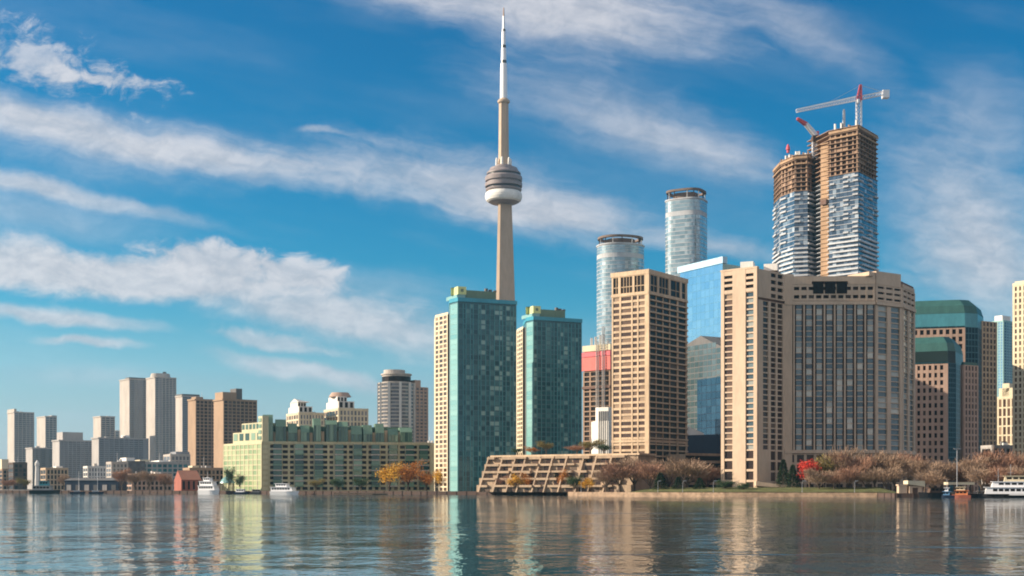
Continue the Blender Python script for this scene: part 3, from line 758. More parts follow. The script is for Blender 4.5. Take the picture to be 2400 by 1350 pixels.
def crane_b():
    D = 868; X, z = (lambda x: PX(x, D)), (lambda y: PZ(y, D))
    t = thing('tower_crane', 'smaller red and white luffing crane between the two unfinished towers', 'crane', (X(1910), D, ztl), 'tower cranes')
    b = MB(); lattice(b, (X(1909), D, z(372)), (X(1909), D, z(333)), 2.8, 2.8, 6, .22); b.build('mast', M['whitem'], t)
    b = MB(); lattice(b, (X(1912), D, z(318)), (X(1884), D-6, z(297)), 2.2, 1.8, 7, .3); b.build('jib', M['whitem'], t)
    b = MB(); lattice(b, (X(1884), D-6, z(297)), (X(1861), D-10, z(288)), 1.8, 1.0, 5, .28); b.build('jib_tip', M['redm'], t)
    b = MB(); b.box(X(1903), X(1918), D-3, D+3, z(333), z(320)); b.build('machine_deck', M['dbrown'], t)
    b = MB(); lattice(b, (X(1914), D, z(320)), (X(1917), D, z(308)), 1.8, .8, 2, .25); b.build('tower_head', M['redm'], t)
    D = 862; b = MB(); x = PX(1847, D); b.lathe(x, D, [(1.0, ztl+.2), (.9, PZ(352, D)), (1.5, PZ(351, D)), (1.2, PZ(345, D)), (.4, PZ(338, D))], 10)
    o = b.build('mast_pole', M['redm'], org=(x, D, ztl)); tag(o, 'red pole standing on the roof of the shorter unfinished tower', 'pole')
    D = 848; x = PX(1978, D); b = MB(); b.lathe(x, D, [(1.1, ztr+.2), (.9, PZ(262, D)), (.5, PZ(256, D))], 8)
    o = b.build('mast_pole', M['metal'], org=(x, D, ztr)); tag(o, 'thin grey pole on top of the taller unfinished tower, left of the crane mast', 'pole')
crane_b()

# ---- wrapped building site left of the beige tower
def wrapped_site():
    q = corner(1368, 1432, 1475, 860, 50); L, C, R, K = q
    t = bld('building_site', 'building site with red wrapped top storeys over bare concrete frame, left of beige tower', 'building site', q)
    z = lambda y: PZ(y, 860); w = MB(); wins = []
    w.prism(inset([L,C,R,K], .96), G, z(812))
    facade(w, wins, L, C, G, z(868), 24, 4, sh=.8, pd=.8, sd=.9); facade(w, wins, C, R, G, z(868), 24, 3, sh=.8, pd=.8, sd=.9)
    w.build('concrete_frame', M['slab'], t); emit(t, wins, GL['dark'], 'opening', 100, 'openings')
    d, n, ln = frame(L, C); b = MB(); b.fbox(L, d, n, -.5, ln+.5, z(866), z(834), 0, 1.6); b.build('red_wrap', M['pinkw'], t)
    b = MB(); b.fbox(L, d, n, -.5, ln+.6, z(833), z(822), -.5, 1.9); b.build('red_screen', M['redm'], t)
    b = MB(); b.fbox(L, d, n, -.3, ln+.3, z(820), z(806), -3, 1.2); b.build('top_formwork', M['cream'], t)
    b = MB(); b.fbox(L, d, n, -.3, ln+.3, z(909), z(903), 0, 1.5); b.build('catch_deck', M['hotelb'], t)
    for u in (.58, .80):
        b = MB(); lattice(b, tuple((L+d*ln*u+n*2.4))+(G,), tuple((L+d*ln*u+n*2.4))+(z(765 if u > .7 else 800),), 1.6, 1.6, 60, .14); b.build('hoist_mast', M['white'], t)
    for u in (.3,.45,.62,.75,.9):
        b = MB(); p = L+d*ln*u; h = random.uniform(10, 26); b.box(p.x-.8, p.x+.8, p.y+1, p.y+2.4, z(806)+.01, z(806-h)); b.build('column', M['white'], t)
    cx, D = PX(1412, 800), 800
    t2 = thing('curved_pavilion', 'small white curved building at the foot of the red wrapped site', 'building', (cx, D, G))
    b = MB(); fp = [P(1386, 806), P(1392, 799), P(1402, 795), P(1426, 790), P(1440, 800), P(1425, 815)]
    b.prism(fp, G, PZ(988, 800)); b.prism([P(1396,798.5), P(1402, 795.2), P(1425.8, 790.4), P(1439,800), P(1424,814)], PZ(988,800)+.01, PZ(956, 800)); b.build('wall', M['white'], t2)
    d, n, ln = frame(fp[2], fp[3])
    for j in range(5):
        b = MB(); b.fbox(fp[2], d, n, ln*(j+.25)/5, ln*(j+.7)/5, G+2, PZ(965,800), .01, .15, 0, .2*j); b.build('window_strip', GL['grey'], t2)
wrapped_site()

# ================================================================ right-hand side
def octa(xl, xr, D, depth, ch):
    A, B = PX(xl, D), PX(xr, D); c = ch
    return [Vector(p) for p in ((A, D+c),(A+c*.8, D),(B-c*.8, D),(B, D+c),(B, D+depth-c),(B-c, D+depth),(A+c, D+depth),(A, D+depth-c))]
def green_roof_tower(name, label, xl, xw, xc, xr, D, th, yroof, yeave, yglass, ywall, nf, bays, band='teal'):
    t_ = math.radians(th); z = lambda y: PZ(y, D)
    r = Vector((math.cos(t_), math.sin(t_))); l = Vector((-math.sin(t_), math.cos(t_)))
    A, B = P(xl, D+8), P(xw, D)             # windowed stone face (left)
    C2 = P(xc, D+3); E2 = P(xr, D+22)
    t = thing(name, label, 'office tower', (B.x, D+18, G), 'pair of stepped office towers with green roofs')
    body = [A, B, C2, E2, E2+Vector((-10, 26)), A+Vector((0, 30))]
    w = MB(); wins = []
    w.prism([A, B, B+Vector((2, 26)), A+Vector((2,26))], G, z(ywall))
    facade(w, wins, A, B, G, z(ywall), nf, bays, sh=1.5, pd=.55, sd=.5, pw=1.5)
    w.build('stone_wall', M['pink'], t); emit(t, wins, GL['dark'], 'window', 100, 'glazing')
    g = MB(); g.prism(inset(body, .985), G, z(yglass), 0)
    gw = []
    facade(g, gw, B+Vector((.1,.3)), C2, G, z(yglass), 26, 4, sh=.5, pd=.2, sd=.16, pw=.3); facade(g, gw, C2, E2, G, z(yglass), 26, 4, sh=.5, pd=.2, sd=.16, pw=.3)
    facade(g, gw, A, B, z(ywall)+.8, z(yglass), 3, 7, sh=.5, pd=.3, sd=.26, pw=.35)
    g.build('glass_corner', M['teald'], t); emit(t, gw, GL['navy2'], 'corner_window', 60, 'corner_glazing')
    rf = MB(); bd = inset(body, 1.0)
    gb = MB(); gb.prism(bd, z(yglass)+.01, z(yeave), 0, scale_top=.985); gb.build('glass_band', GL['pent'] if band == 'teald' else M[band], t)
    rf.prism(inset(bd, .99), z(yeave)+.01, z(yeave)+(z(yroof)-z(yeave))*.55, 0, scale_top=.93); rf.prism(inset(bd, .92), z(yeave)+(z(yroof)-z(yeave))*.55+.01, z(yroof), 0, scale_top=.78); rf.build('roof', M['roofg'], t)
    q = MB(); c = sum((Vector(p) for p in body), Vector((0,0)))/len(body); q.prism(superell(c.x, c.y, 5, 4, 0, 8, 2), z(yroof)+.01, z(yroof-4)); q.build('roof_vent', M['dgrey'], t)
    return t, body
# taller one behind
t, body = green_roof_tower('office_tower', 'taller office tower with faceted green roof and teal glass band, right of hotel', 2120, 2262, 2292, 2306, 730, 25, 699, 733, 766, 768, 22, 9, 'tealb2')
def side_block(t, xl, xc, xr, D, th, yt, m, gm, nf, bl, br, nm='side_wing', sh=1.0):
    q = corner(xl, xc, xr, D, th); L, C, R, K = q; w = MB(); wins = []
    w.prism(inset(q if False else [L,C,R,K], .99), G, PZ(yt, D))
    if bl: facade(w, wins, L, C, G, PZ(yt, D), nf, bl, sh=sh, pd=.35, sd=.3)
    if br: facade(w, wins, C, R, G, PZ(yt, D), nf, br, sh=sh, pd=.35, sd=.3)
    o = w.build(nm, m, t); emit(t, wins, gm, 'side_window', 20, 'side_glazing'); return o
q = corner(2292, 2300, 2336, 745, 30); t2 = bld('office_tower', 'narrow brown office tower joined beside the green roofed towers, left of blue glass tower', 'office tower', q)
side_block(t2, 2292, 2300, 2336, 745, 30, 752, M['tan'], GL['hoteld'], 30, 1, 4, 'wall')
# shorter one in front
t, body = green_roof_tower('office_tower', 'shorter office tower with curved green roof and punched square windows, beside hotel', 2120, 2222, 2240, 2258, 650, 20, 786, 822, 850, 852, 17, [(.04,.10),(.17,.23),(.30,.36),(.43,.49),(.56,.62),(.69,.75),(.82,.89)], 'teald')
q = corner(2252, 2258, 2292, 656, 30); t3 = bld('office_tower', 'dim brown stone office block with barrel top, right of punched window tower', 'office block', q)
side_block(t3, 2252, 2258, 2292, 656, 30, 855, M['pink'], GL['hoteld'], 20, 1, 4, 'wall')
L, C, R, K = q
b = MB(); b.prism([L, C, R, K], PZ(855,656)+.01, PZ(848,656), 0, scale_top=.9); b.build('roof', M['roofg'], t3)

def simple_tower(name, label, cat, xl, xc, xr, D, th, yt, nf, bl, br, wm, gm, gmr=None, sh=.9, pw=1.2, strips=True, top=None, group=None, ms=None, pd=.4, mr=None):
    q = corner(xl, xc, xr, D, th); L, C, R, K = q
    t = bld(name, label, cat, q, group); w = MB(); wl, wr = [], []; zt = PZ(yt, D)
    w.prism(inset([L,C,R,K], .985), G, zt)
    if bl: facade(w, wl, L, C, G, zt-.8, nf, bl, sh=sh, pd=pd, sd=pd*.8, pw=pw, strips=strips, wd=pd*.5)
    wr_ = w if mr is None else MB()  # fronts turned from the sun: their shade is put into a darker material
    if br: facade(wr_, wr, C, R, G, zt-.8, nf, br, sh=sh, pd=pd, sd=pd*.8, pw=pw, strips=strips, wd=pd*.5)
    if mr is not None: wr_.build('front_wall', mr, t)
    for A, B in ((L, C), (C, R)):
        d, n, ln = frame(A, B); w.fbox(A, d, n, 0, ln, zt-.79, zt+.7, -.6, pd+.12)
    w.build('wall', wm, t); emit(t, wl+wr if gmr is None else wl, gm, 'window_strip' if strips else 'window', 100)
    if gmr: emit(t, wr, gmr, 'window_strip' if strips else 'window', 100)
    rv = random.Random(int(xl*7+yt))
    for k in range(rv.choice((1, 2, 3))):
        a0, b0 = rv.uniform(.08, .75), rv.uniform(.1, .7); p = MB(); p.prism(sub(q, a0, a0+rv.uniform(.05, .16), b0, b0+rv.uniform(.1, .25)), zt+.01, zt+rv.uniform(1.2, 3.2)); p.build('roof_vent', M[rv.choice(('grey','dgrey','grey2','white'))], t)
    if rv.random() < .4:
        c = (q[0]+q[2])/2; p = MB(); p.tube((c.x, c.y, zt), (c.x, c.y, zt+rv.uniform(5, 10)), .25, .1, 5); p.build('mast', M['metal'], t)
    for (a0, a1, b0, b1, y1, m, nm) in (top or []):
        p = MB(); p.prism(sub(q, a0, a1, b0, b1), zt+.01, PZ(y1, D)); p.build(nm, M[m], t)
    return t, q, zt
simple_tower('glass_tower', 'slim blue glass tower in the distance, left of cream tower at picture edge', 'glass tower', 2326, 2352, 2376, 1250, 40, 752, 60, 4, 4, M['tealb'], GL['sky'], GL['blue'], sh=.4, pw=.8, top=[(.1,.9,.2,.9,738,'white','roof_house')])
simple_tower('apartment_tower', 'cream balconied tower cut off by picture edge, above white ferry', 'apartment tower', 2374, 2420, 2480, 658, 42, 662, 34, 4, 5, M['cream'], GL['lit'], GL['dark'], sh=1.0, strips=False, top=[(.0,1,.1,.9,655,'cream','roof_house')])
t, q, zt = simple_tower('stepped_building', 'sunlit cream stepped office building, right of brown office tower', 'office building', 2328, 2382, 2420, 950, 40, 930, 10, 5, 4, M['cream'], GL['lit'], sh=1.1, strips=False, top=[(0,1,.15,.75,908,'cream','upper_storey'),(0,.9,.3,.6,897,'cream','roof_house')])
simple_tower('low_building', 'low dark grey building with pale roof line, below sunlit stepped building', 'building', 2300, 2326, 2440, 700, 12, 1046, 5, 1, 8, M['grey'], GL['dark'], sh=1.0, strips=False)

# ================================================================ middle distance, left
def garden_building():
    A, B, C2 = P(524, 838), P(614, 800), P(1010, 822)
    t = thing('terraced_apartments', 'long pale green apartment block with glazed roof terraces, left of teal towers', 'apartment block', ((A.x+C2.x)/2, 830, G))
    z = lambda y: PZ(y, 800); bk = Vector((8, 30)); w = MB(); zt = z(1036)
    w.prism([A, B, C2, C2+bk, A+bk], G, zt)
    wl, wf = [], []
    facade(w, wl, A, B, G, zt-1, 9, 9, sh=.7, pd=.35, sd=.3, pw=.75)
    w.build('wall', M['creamg'], t); emit(t, wl, GL['greenl'], 'window', 90)
    f = MB(); d, n, L = frame(B, C2); bl = []
    nb = 26
    for j in range(nb):
        c = (j+.5)/nb; wd = .011 if j % 3 else .015
        bl.append((c-wd, c+wd))
    facade(f, wf, B, C2, G, zt-1, 9, bl, sh=1.35, pd=.5, sd=.48); f.build('front_wall', M['gfront'], t)
    emit(t, wf, GL['dark'], 'front_window', 100, 'front_glazing')
    for c in (.09, .215, .33, .45, .56, .665, .77, .87, .955):    # green glazed bay stacks
        for k in range(8):
            q = MB(); u = L*c; z0 = G+3+k*(zt-G-4)/8; q.fbox(B, d, n, u-2.6, u+2.6, z0+.4, z0+(zt-G-4)/8-.25, .52, 1.9, 0, random.random()*.9); q.build('bay_window', GL['green'], t)
            q = MB(); q.fbox(B, d, n, u-3.0, u+3.0, z0-.3, z0+.38, .52, 2.4); q.build('balcony', M['grey2'] if random.random()<.6 else M['gpent'], t)
    q = MB(); q.fbox(B, d, n, -.2, L+.2, zt-1.2, zt+.4, -.5, .9); q.build('cornice', M['gfront'], t)
    # glazed penthouses stepping along the roof
    tops = [975, 980, 986, 990, 985, 988, 984, 990, 990, 992, 994, 998]
    for j, yt in enumerate(tops):
        u0 = L*(j*.885/12+.005); u1 = u0+L*.885/12*random.uniform(.55,1.0); yt += random.uniform(-7,9); z1, zm = z(yt), z(yt+random.uniform(10,26))
        b = MB(); pts = []
        for u in (u0, u1):
            for off, zz in ((-1.2, zt+.41), (-1.2, zm), (-5.5, z1), (-14, z1), (-14, zt+.41)):
                p = B+d*u+n*off; pts.append((p.x,p.y,zz))
        for k in range(5): b.face([pts[k], pts[(k+1)%5], pts[5+(k+1)%5], pts[5+k]])
        b.face(pts[:5]); b.face(pts[5:]); ph = b.build('glass_penthouse', M['gpent'], t)
        for k in range(3):
            q = MB(); q.fbox(B, d, n, u0+(u1-u0)*(k+.12)/3, u0+(u1-u0)*(k+.88)/3, zt+1.0, zm-.3, -1.15, -.95, 0, random.random()); q.build('pane', GL['green'], ph)
        if random.random() < .8:
            q = MB(); q.fbox(B, d, n, u1+.3, u1+2.2, zt+.41, zt+random.uniform(4,9), -8, -3); q.build('chimney', M['tan'], t)
    q = MB(); q.fbox(B, d, n, 0, L*.9, zt+.41, z(996), -24, -14.1); q.build('upper_storey', M['gpent'], t)
    # stepped sunlit end
    d2, n2, L2 = frame(A, B)
    for (u0, u1, y1, o) in ((.20,.96,1010,-1.5),(.34,.80,988,-4.0)):
        w = MB(); wn = []; w.fbox(A, d2, n2, L2*u0, L2*u1, zt, z(y1), o-16, o); Aa = A+n2*o
        for k in range(5): wn.append((Aa, d2, n2, L2*(u0+(u1-u0)*(k+.15)/5), L2*(u0+(u1-u0)*(k+.8)/5), zt+1.6 if y1 > 1000 else z(1008)+1.4, z(y1)-.8, .01, .15, random.random()))
        w.build('terrace_storey', M['creamg'], t); emit(t, wn, GL['green'], 'terrace_window', 10)
    w = MB(); w.prism([B+d2*-5-n2*.2, B+Vector((.3,-.3)), B+d*4+n*.4, B+d*4-n*8, B+d2*-5-n2*8], G, z(975)); w.build('corner_turret', M['creamg'], t)
    for k in range(4):
        q = MB(); q.fbox(B+d2*-5, d2, n2, .8, 4.2, z(1030-k*14), z(1022-k*14), -.1, .3, 0, random.random()); q.build('turret_window', GL['green'], t)
garden_building()

def stepped_condo(label, x0, D, yt, ytop, w_, pitched):
    t, q, zt = simple_tower('stepped_apartments', label, 'apartment block', x0, x0+w_*.33, x0+w_, D, 28, yt, 14, 5, 8, M['cream'], GL['lit'], GL['grey'], sh=1.2, strips=False)
    L, C, R, K = q
    for (a0,a1,b0,b1,y) in ((.02,.55,.05,.9,yt-(yt-ytop)*.45),(.05,.38,.2,.8,yt-(yt-ytop)*.75)):
        p = MB(); p.prism(sub(q, a0,a1,b0,b1), zt+.01, PZ(y, D)); o = p.build('upper_storey', M['whitec'], t)
        s_ = sub(q, a0,a1,b0,b1); d, n, ln = frame(s_[1], s_[2]); g = MB()
        for k in range(3): 
            g = MB(); g.fbox(s_[1], d, n, ln*(k+.2)/3, ln*(k+.75)/3, zt+1.2, PZ(y,D)-.8, .01, .15, 0, random.random()); g.build('window', GL['dark'], o)
    s_ = sub(q, .03, .5, .08, .8); zz = PZ(yt-(yt-ytop)*.75, D)
    p = MB()
    if pitched:
        m0, m1 = (s_[0]+s_[1])/2, (s_[2]+s_[3])/2
        p.hexa([(s_[0].x,s_[0].y,zz+.01),(s_[1].x,s_[1].y,zz+.01),(s_[2].x,s_[2].y,zz+.01),(s_[3].x,s_[3].y,zz+.01),(m0.x,m0.y,PZ(ytop,D)),(m0.x,m0.y-.3,PZ(ytop,D)),(m1.x,m1.y-.3,zz+1.2),(m1.x,m1.y,zz+1.2)])
    else:
        c = (s_[0]+s_[2])/2; p.prism(superell(c.x, c.y, 9, 8, 0, 24, 2), zz+.01, PZ(ytop, D), 0, scale_top=.75)
    p.build('roof', M['redb'] if False else M['pink'] if not pitched else M['whitec'], t)
stepped_condo('cream stepped block with sloping white roof, left of the two behind glazed terraces', 672, 1000, 968, 932, 88, True)
stepped_condo('cream stepped block with rounded pink roof, right of the two behind glazed terraces', 760, 1000, 958, 917, 103, False)

def cylinder_tower():
    D = 960; cx, R = PX(929, D), 42/F*D; z = lambda y: PZ(y, D)
    t = thing('round_apartment_tower', 'round apartment tower ringed with balconies, left of tall teal towers', 'apartment tower', (cx, D, G))
    fp = superell(cx, D, R, R, 0, 40, 2); w = MB(); zt = z(898); nf = 30; fh = (zt-G)/nf
    w.prism(inset(fp, .96), G, zt); w.prism(inset(fp, .80), zt, z(880)); w.prism(inset(fp,.86), z(880), z(877)); w.prism(superell(cx-1.5, D, R*.6, R*.6, 0, 24, 2), z(877)+.01, z(868))
    w.build('wall', M['grey2'], t)
    for k in range(nf):
        b = MB(); b.prism(fp, G+k*fh+fh*.66, G+k*fh+fh-.02); b.build('balcony', M['grey2'], t)
    for a in range(0, 40, 4):
        p = inset(fp, .99)[a]; b = MB(); b.box(p.x-.9, p.x+.9, p.y-.9, p.y+.9, G, zt); b.build('pier', M['whitec'], t)
    for k in range(nf):
        b = MB(); g = inset(fp, .968); z0, z1 = G+k*fh+.02, G+k*fh+fh*.65; n = len(g)
        for a in range(n): b.face([(g[a].x,g[a].y,z0),(g[(a+1)%n].x,g[(a+1)%n].y,z0),(g[(a+1)%n].x,g[(a+1)%n].y,z1),(g[a].x,g[a].y,z1)], 0, random.random())
        b.build('window_band', GL['grey'], t)
    b = MB(); g = inset(fp, .81); n = len(g)
    for a in range(n): b.face([(g[a].x,g[a].y,z(896)),(g[(a+1)%n].x,g[(a+1)%n].y,z(896)),(g[(a+1)%n].x,g[(a+1)%n].y,z(884)),(g[a].x,g[a].y,z(884))], 0, random.random())
    b.build('top_window_band', GL['dark'], t)
    q = corner(948, 972, 1003, 962, 35); L, C, Rr, K = q; w = MB(); wins = []
    w.prism(inset([L,C,Rr,K], .985), G, z(906)); w.prism(sub(q, .0,.45,.0,.9), z(906)+.01, z(890)); facade(w, wins, L, C, G, z(907), nf, 2, sh=1.2, pd=.5, sd=.45); facade(w, wins, C, Rr, G, z(907), nf, 3, sh=1.2, pd=.5, sd=.45)
    w.build('side_wing', M['pink'], t); emit(t, wins, GL['grey'], 'side_window', 60, 'side_glazing')
    q = corner(968, 985, 1020, 930, 30)
    simple_tower('low_building', 'low pinkish block squeezed between round tower and teal towers, behind yellow tree', 'building', 984, 1004, 1030, 860, 25, 1040, 7, 2, 3, M['whitec'], GL['dark'], strips=False)
cylinder_tower()

# ================================================================ far towers on the left
ft = lambda *a, **k: simple_tower('apartment_tower', a[0], 'apartment tower', *a[1:], **dict(dict(group='far grey and brown towers', sh=.9, pw=1.0, pd=.6), **k))
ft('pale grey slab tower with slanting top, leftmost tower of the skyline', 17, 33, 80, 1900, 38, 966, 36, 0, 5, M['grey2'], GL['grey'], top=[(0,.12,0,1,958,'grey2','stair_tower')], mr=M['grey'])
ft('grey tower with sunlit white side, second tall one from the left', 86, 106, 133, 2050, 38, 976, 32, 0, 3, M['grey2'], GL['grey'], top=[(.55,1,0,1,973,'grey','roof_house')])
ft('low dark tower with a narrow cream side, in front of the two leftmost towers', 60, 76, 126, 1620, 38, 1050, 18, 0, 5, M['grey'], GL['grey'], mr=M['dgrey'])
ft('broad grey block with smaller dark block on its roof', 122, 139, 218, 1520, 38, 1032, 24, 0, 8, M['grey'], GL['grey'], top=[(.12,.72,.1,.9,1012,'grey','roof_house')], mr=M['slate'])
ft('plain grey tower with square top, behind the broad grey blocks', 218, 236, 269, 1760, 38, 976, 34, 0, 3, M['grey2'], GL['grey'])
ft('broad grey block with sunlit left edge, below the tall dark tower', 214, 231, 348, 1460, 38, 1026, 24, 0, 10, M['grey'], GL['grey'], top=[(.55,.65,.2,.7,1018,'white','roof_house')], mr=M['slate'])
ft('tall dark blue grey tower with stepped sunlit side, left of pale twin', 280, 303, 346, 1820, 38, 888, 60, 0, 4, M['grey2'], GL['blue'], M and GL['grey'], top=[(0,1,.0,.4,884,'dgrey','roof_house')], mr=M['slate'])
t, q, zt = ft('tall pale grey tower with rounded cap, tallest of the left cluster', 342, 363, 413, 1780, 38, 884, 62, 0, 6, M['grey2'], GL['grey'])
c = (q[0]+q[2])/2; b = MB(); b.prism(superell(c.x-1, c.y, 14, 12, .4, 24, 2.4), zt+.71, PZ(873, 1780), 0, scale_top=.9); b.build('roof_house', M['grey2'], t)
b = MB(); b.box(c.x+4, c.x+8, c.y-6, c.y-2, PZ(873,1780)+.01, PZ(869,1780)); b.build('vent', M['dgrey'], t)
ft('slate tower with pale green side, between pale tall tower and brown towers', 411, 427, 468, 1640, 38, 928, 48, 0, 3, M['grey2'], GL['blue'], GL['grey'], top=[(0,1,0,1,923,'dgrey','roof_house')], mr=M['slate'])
ft('brown brick tower with narrow sunlit edge, left of the two brown towers', 440, 458, 506, 1260, 38, 936, 26, 0, 5, M['brown'], GL['hoteld'], top=[(.1,.45,.2,.8,929,'brown','roof_house')])
ft('broad brown brick tower with dark roof block, right of the two brown towers', 500, 523, 602, 1180, 38, 936, 26, 0, 8, M['brown'], GL['hoteld'], top=[(.02,.42,.1,.9,918,'brown','upper_storey'),(.44,.62,.2,.8,908,'dgrey','roof_house')])
# low blocks in front
lb = lambda *a, **k: simple_tower('low_building', a[0], 'building', *a[1:], **dict(dict(strips=False, sh=1.1, group='low waterfront buildings'), **k))
lb('low dim building at far left end of the shore', -14, 6, 60, 1350, 30, 1100, 5, 2, 6, M['brown'], GL['dark'], top=[(.0,.3,.1,.9,1076,'cream','tower_block')])
lb('low dim block beneath leftmost slab tower', 20, 32, 64, 1300, 30, 1085, 6, 1, 3, M['dbrown'], GL['dark'])
lb('small pale building with cream side, below the pale tall tower', 250, 262, 300, 1000, 30, 1084, 6, 2, 4, M['grey2'], GL['grey'])
lb('low dark block with white box on its roof, left of glassy low block', 280, 300, 340, 1040, 30, 1082, 6, 2, 4, M['dgrey'], GL['grey'], top=[(0,.5,.2,.9,1072,'white','roof_house')])
lb('glassy dark teal low block with cream roof boxes', 308, 330, 442, 1060, 25, 1084, 6, 2, 9, M['grey'], GL['teal'], top=[(.0,.2,.1,.9,1077,'cream','roof_house'),(.4,.6,.1,.9,1078,'white','roof_house')])
lb('narrow grey mid rise slab behind the second tower from the left', 128, 136, 160, 2300, 38, 1020, 20, 1, 4, M['grey2'], GL['grey'])
lb('pale mid rise between plain square tower and tall dark tower', 262, 270, 292, 2200, 38, 1010, 22, 1, 3, M['grey2'], GL['grey'])
lb('low pale block with flat roof below the broad grey blocks', 196, 206, 256, 1180, 28, 1094, 5, 2, 7, M['whitec'], GL['grey'])
lb('low tan block behind the left part of the dark boat shed', 96, 108, 160, 1150, 28, 1098, 4, 2, 6, M['tan'], GL['dark'], top=[(.5,.8,.2,.8,1092,'white','roof_house')])
lb('stepped pale low block left of the brown towers', 384, 400, 446, 1120, 28, 1066, 7, 2, 5, M['grey2'], GL['grey'], top=[(.3,1,.1,.9,1058,'slate','upper_storey')])
lb('low brown block behind the red brick hall', 430, 446, 526, 930, 24, 1098, 4, 2, 8, M['brown'], GL['dark'], top=[(.1,.3,.2,.8,1091,'cream','roof_house')])
lb('low pink brown block with white roof line behind the small rust trees', 296, 310, 404, 900, 24, 1112, 3, 2, 9, M['pink'], GL['dark'], top=[(.6,.75,.2,.8,1106,'white','roof_house')])
# ================================================================ ground, shore, water
SHORE = [(-1500,940),(-200,880),(250,810),(470,775),(640,735),(1000,682),(1120,668),(1330,634),(1345,602),(1500,562),(1700,532),(2060,507),(2100,492),(2300,487),(3300,470)]
sp = [P(x, D) for x, D in SHORE]
b = MB(); b.face([(p.x,p.y,G) for p in sp]+[(6000,480,G),(6000,6000,G),(-6000,6000,G),(-6000,1000,G)])
gm = mat('ground_paving', (.16,.135,.11), scale=.05, streaks=False)
o = b.build('ground', gm); o['kind'] = 'structure'
def shorewall(i0, i1, top, m, name, label, out=.6):
    b = MB()
    for k in range(i0, i1):
        A, B = sp[k], sp[k+1]; d, n, L = frame(A, B)
        b.fbox(A, d, n, -.05, L+.05, -1.5, top, -1.2, out)
        j = 0
        while j*6.0 < L and L < 400 and i0 != 7:
            b.fbox(A, d, n, j*6.0, j*6.0+.5, -1.4, top+.12, out, out+.25); j += 1
    c = sp[i0]; o = b.build(name, m, org=(c.x, c.y, 0)); tag(o, label, 'seawall')
shorewall(0, 7, 1.9, M['quay'], 'quay_wall', 'long dark timber quay wall along the left half of the shore')
shorewall(7, 11, 1.8, M['stone'], 'stone_seawall', 'sunlit tan stone seawall in front of hotel and bare trees')
shorewall(11, 14, 1.7, M['quay'], 'dock_wall', 'dark dock wall behind the moored boats at right')
# grass bank in front of the hotel
b = MB(); rows = []
for k in range(41):
    x = 1470+(2110-1470)*k/40; D0 = 1+ (sp[9].y if x < 1700 else sp[10].y)
    f = next(i for i in range(len(SHORE)-1) if SHORE[i][0] <= x <= SHORE[i+1][0])
    D0 = SHORE[f][1]+(SHORE[f+1][1]-SHORE[f][1])*(x-SHORE[f][0])/(SHORE[f+1][0]-SHORE[f][0])
    e = min(1, k/4, (40-k)/3)
    rows.append([(PX(x, D0+dd), D0+dd, G+.06+e*(hh+random.uniform(-.1,.1))) for dd, hh in ((2.2,.35),(8,.7),(16,1.5),(26,2.2),(40,2.3),(41,-.0))])
for r0, r1 in zip(rows, rows[1:]):
    for a in range(5): b.face([r0[a], r1[a], r1[a+1], r0[a+1]])
grm = mat('grass', (.10,.105,.035), rough=1, var=.45, scale=.25, streaks=False)
o = b.build('grass_bank', grm); o['kind'] = 'structure'

wm = bpy.data.materials.new('lake_water'); wm.use_nodes = True; nt = N.nt = wm.node_tree
bs = nt.nodes['Principled BSDF']; bs.inputs['Base Color'].default_value = (.02,.06,.075,1); bs.inputs['IOR'].default_value = 1.333
bs.inputs['Specular IOR Level'].default_value = .5
geo = nt.nodes.new('ShaderNodeNewGeometry'); sx = nt.nodes.new('ShaderNodeSeparateXYZ'); nt.links.new(geo.outputs['Position'], sx.inputs[0])
X_, Y_ = N(sx.outputs[0]), N(sx.outputs[1])
big = noise(xyz(X_*.012, Y_*.006, 0.0), 1.0, 3, .5, .3)                # calm and ruffled patches
h1 = noise(xyz(X_*.35, Y_*.22, 0.0), 1.0, 3, .55, .3)
h2 = noise(xyz(X_*1.3, Y_*.75, 3.0), 1.0, 3, .6, .2)
h3 = noise(xyz(X_*.05, Y_*.05, 9.0), 1.0, 2, .5)
wind = smooth(noise(xyz(X_*.02, Y_*.16, 2.0), 1.0, 3, .5, .3), .63, .72)
ruff = smooth(big, .40, .66, .45, 1.4) + wind*1.3
hh = (h1*.11 + h2*.032)*ruff + h3*.18
bp = nt.nodes.new('ShaderNodeBump'); bp.inputs['Strength'].default_value = 1; bp.inputs['Distance'].default_value = WAVE = 2.1
nt.links.new(hh.s, bp.inputs['Height']); nt.links.new(bp.outputs[0], bs.inputs['Normal'])
nt.links.new((smooth(big, .5, .72, .03, .09)+wind*.10).s, bs.inputs['Roughness'])
b = MB(); b.face([(-6000,-600,0),(6000,-600,0),(6000,6000,0),(-6000,6000,0)]); o = b.build('water', wm); o['kind'] = 'structure'

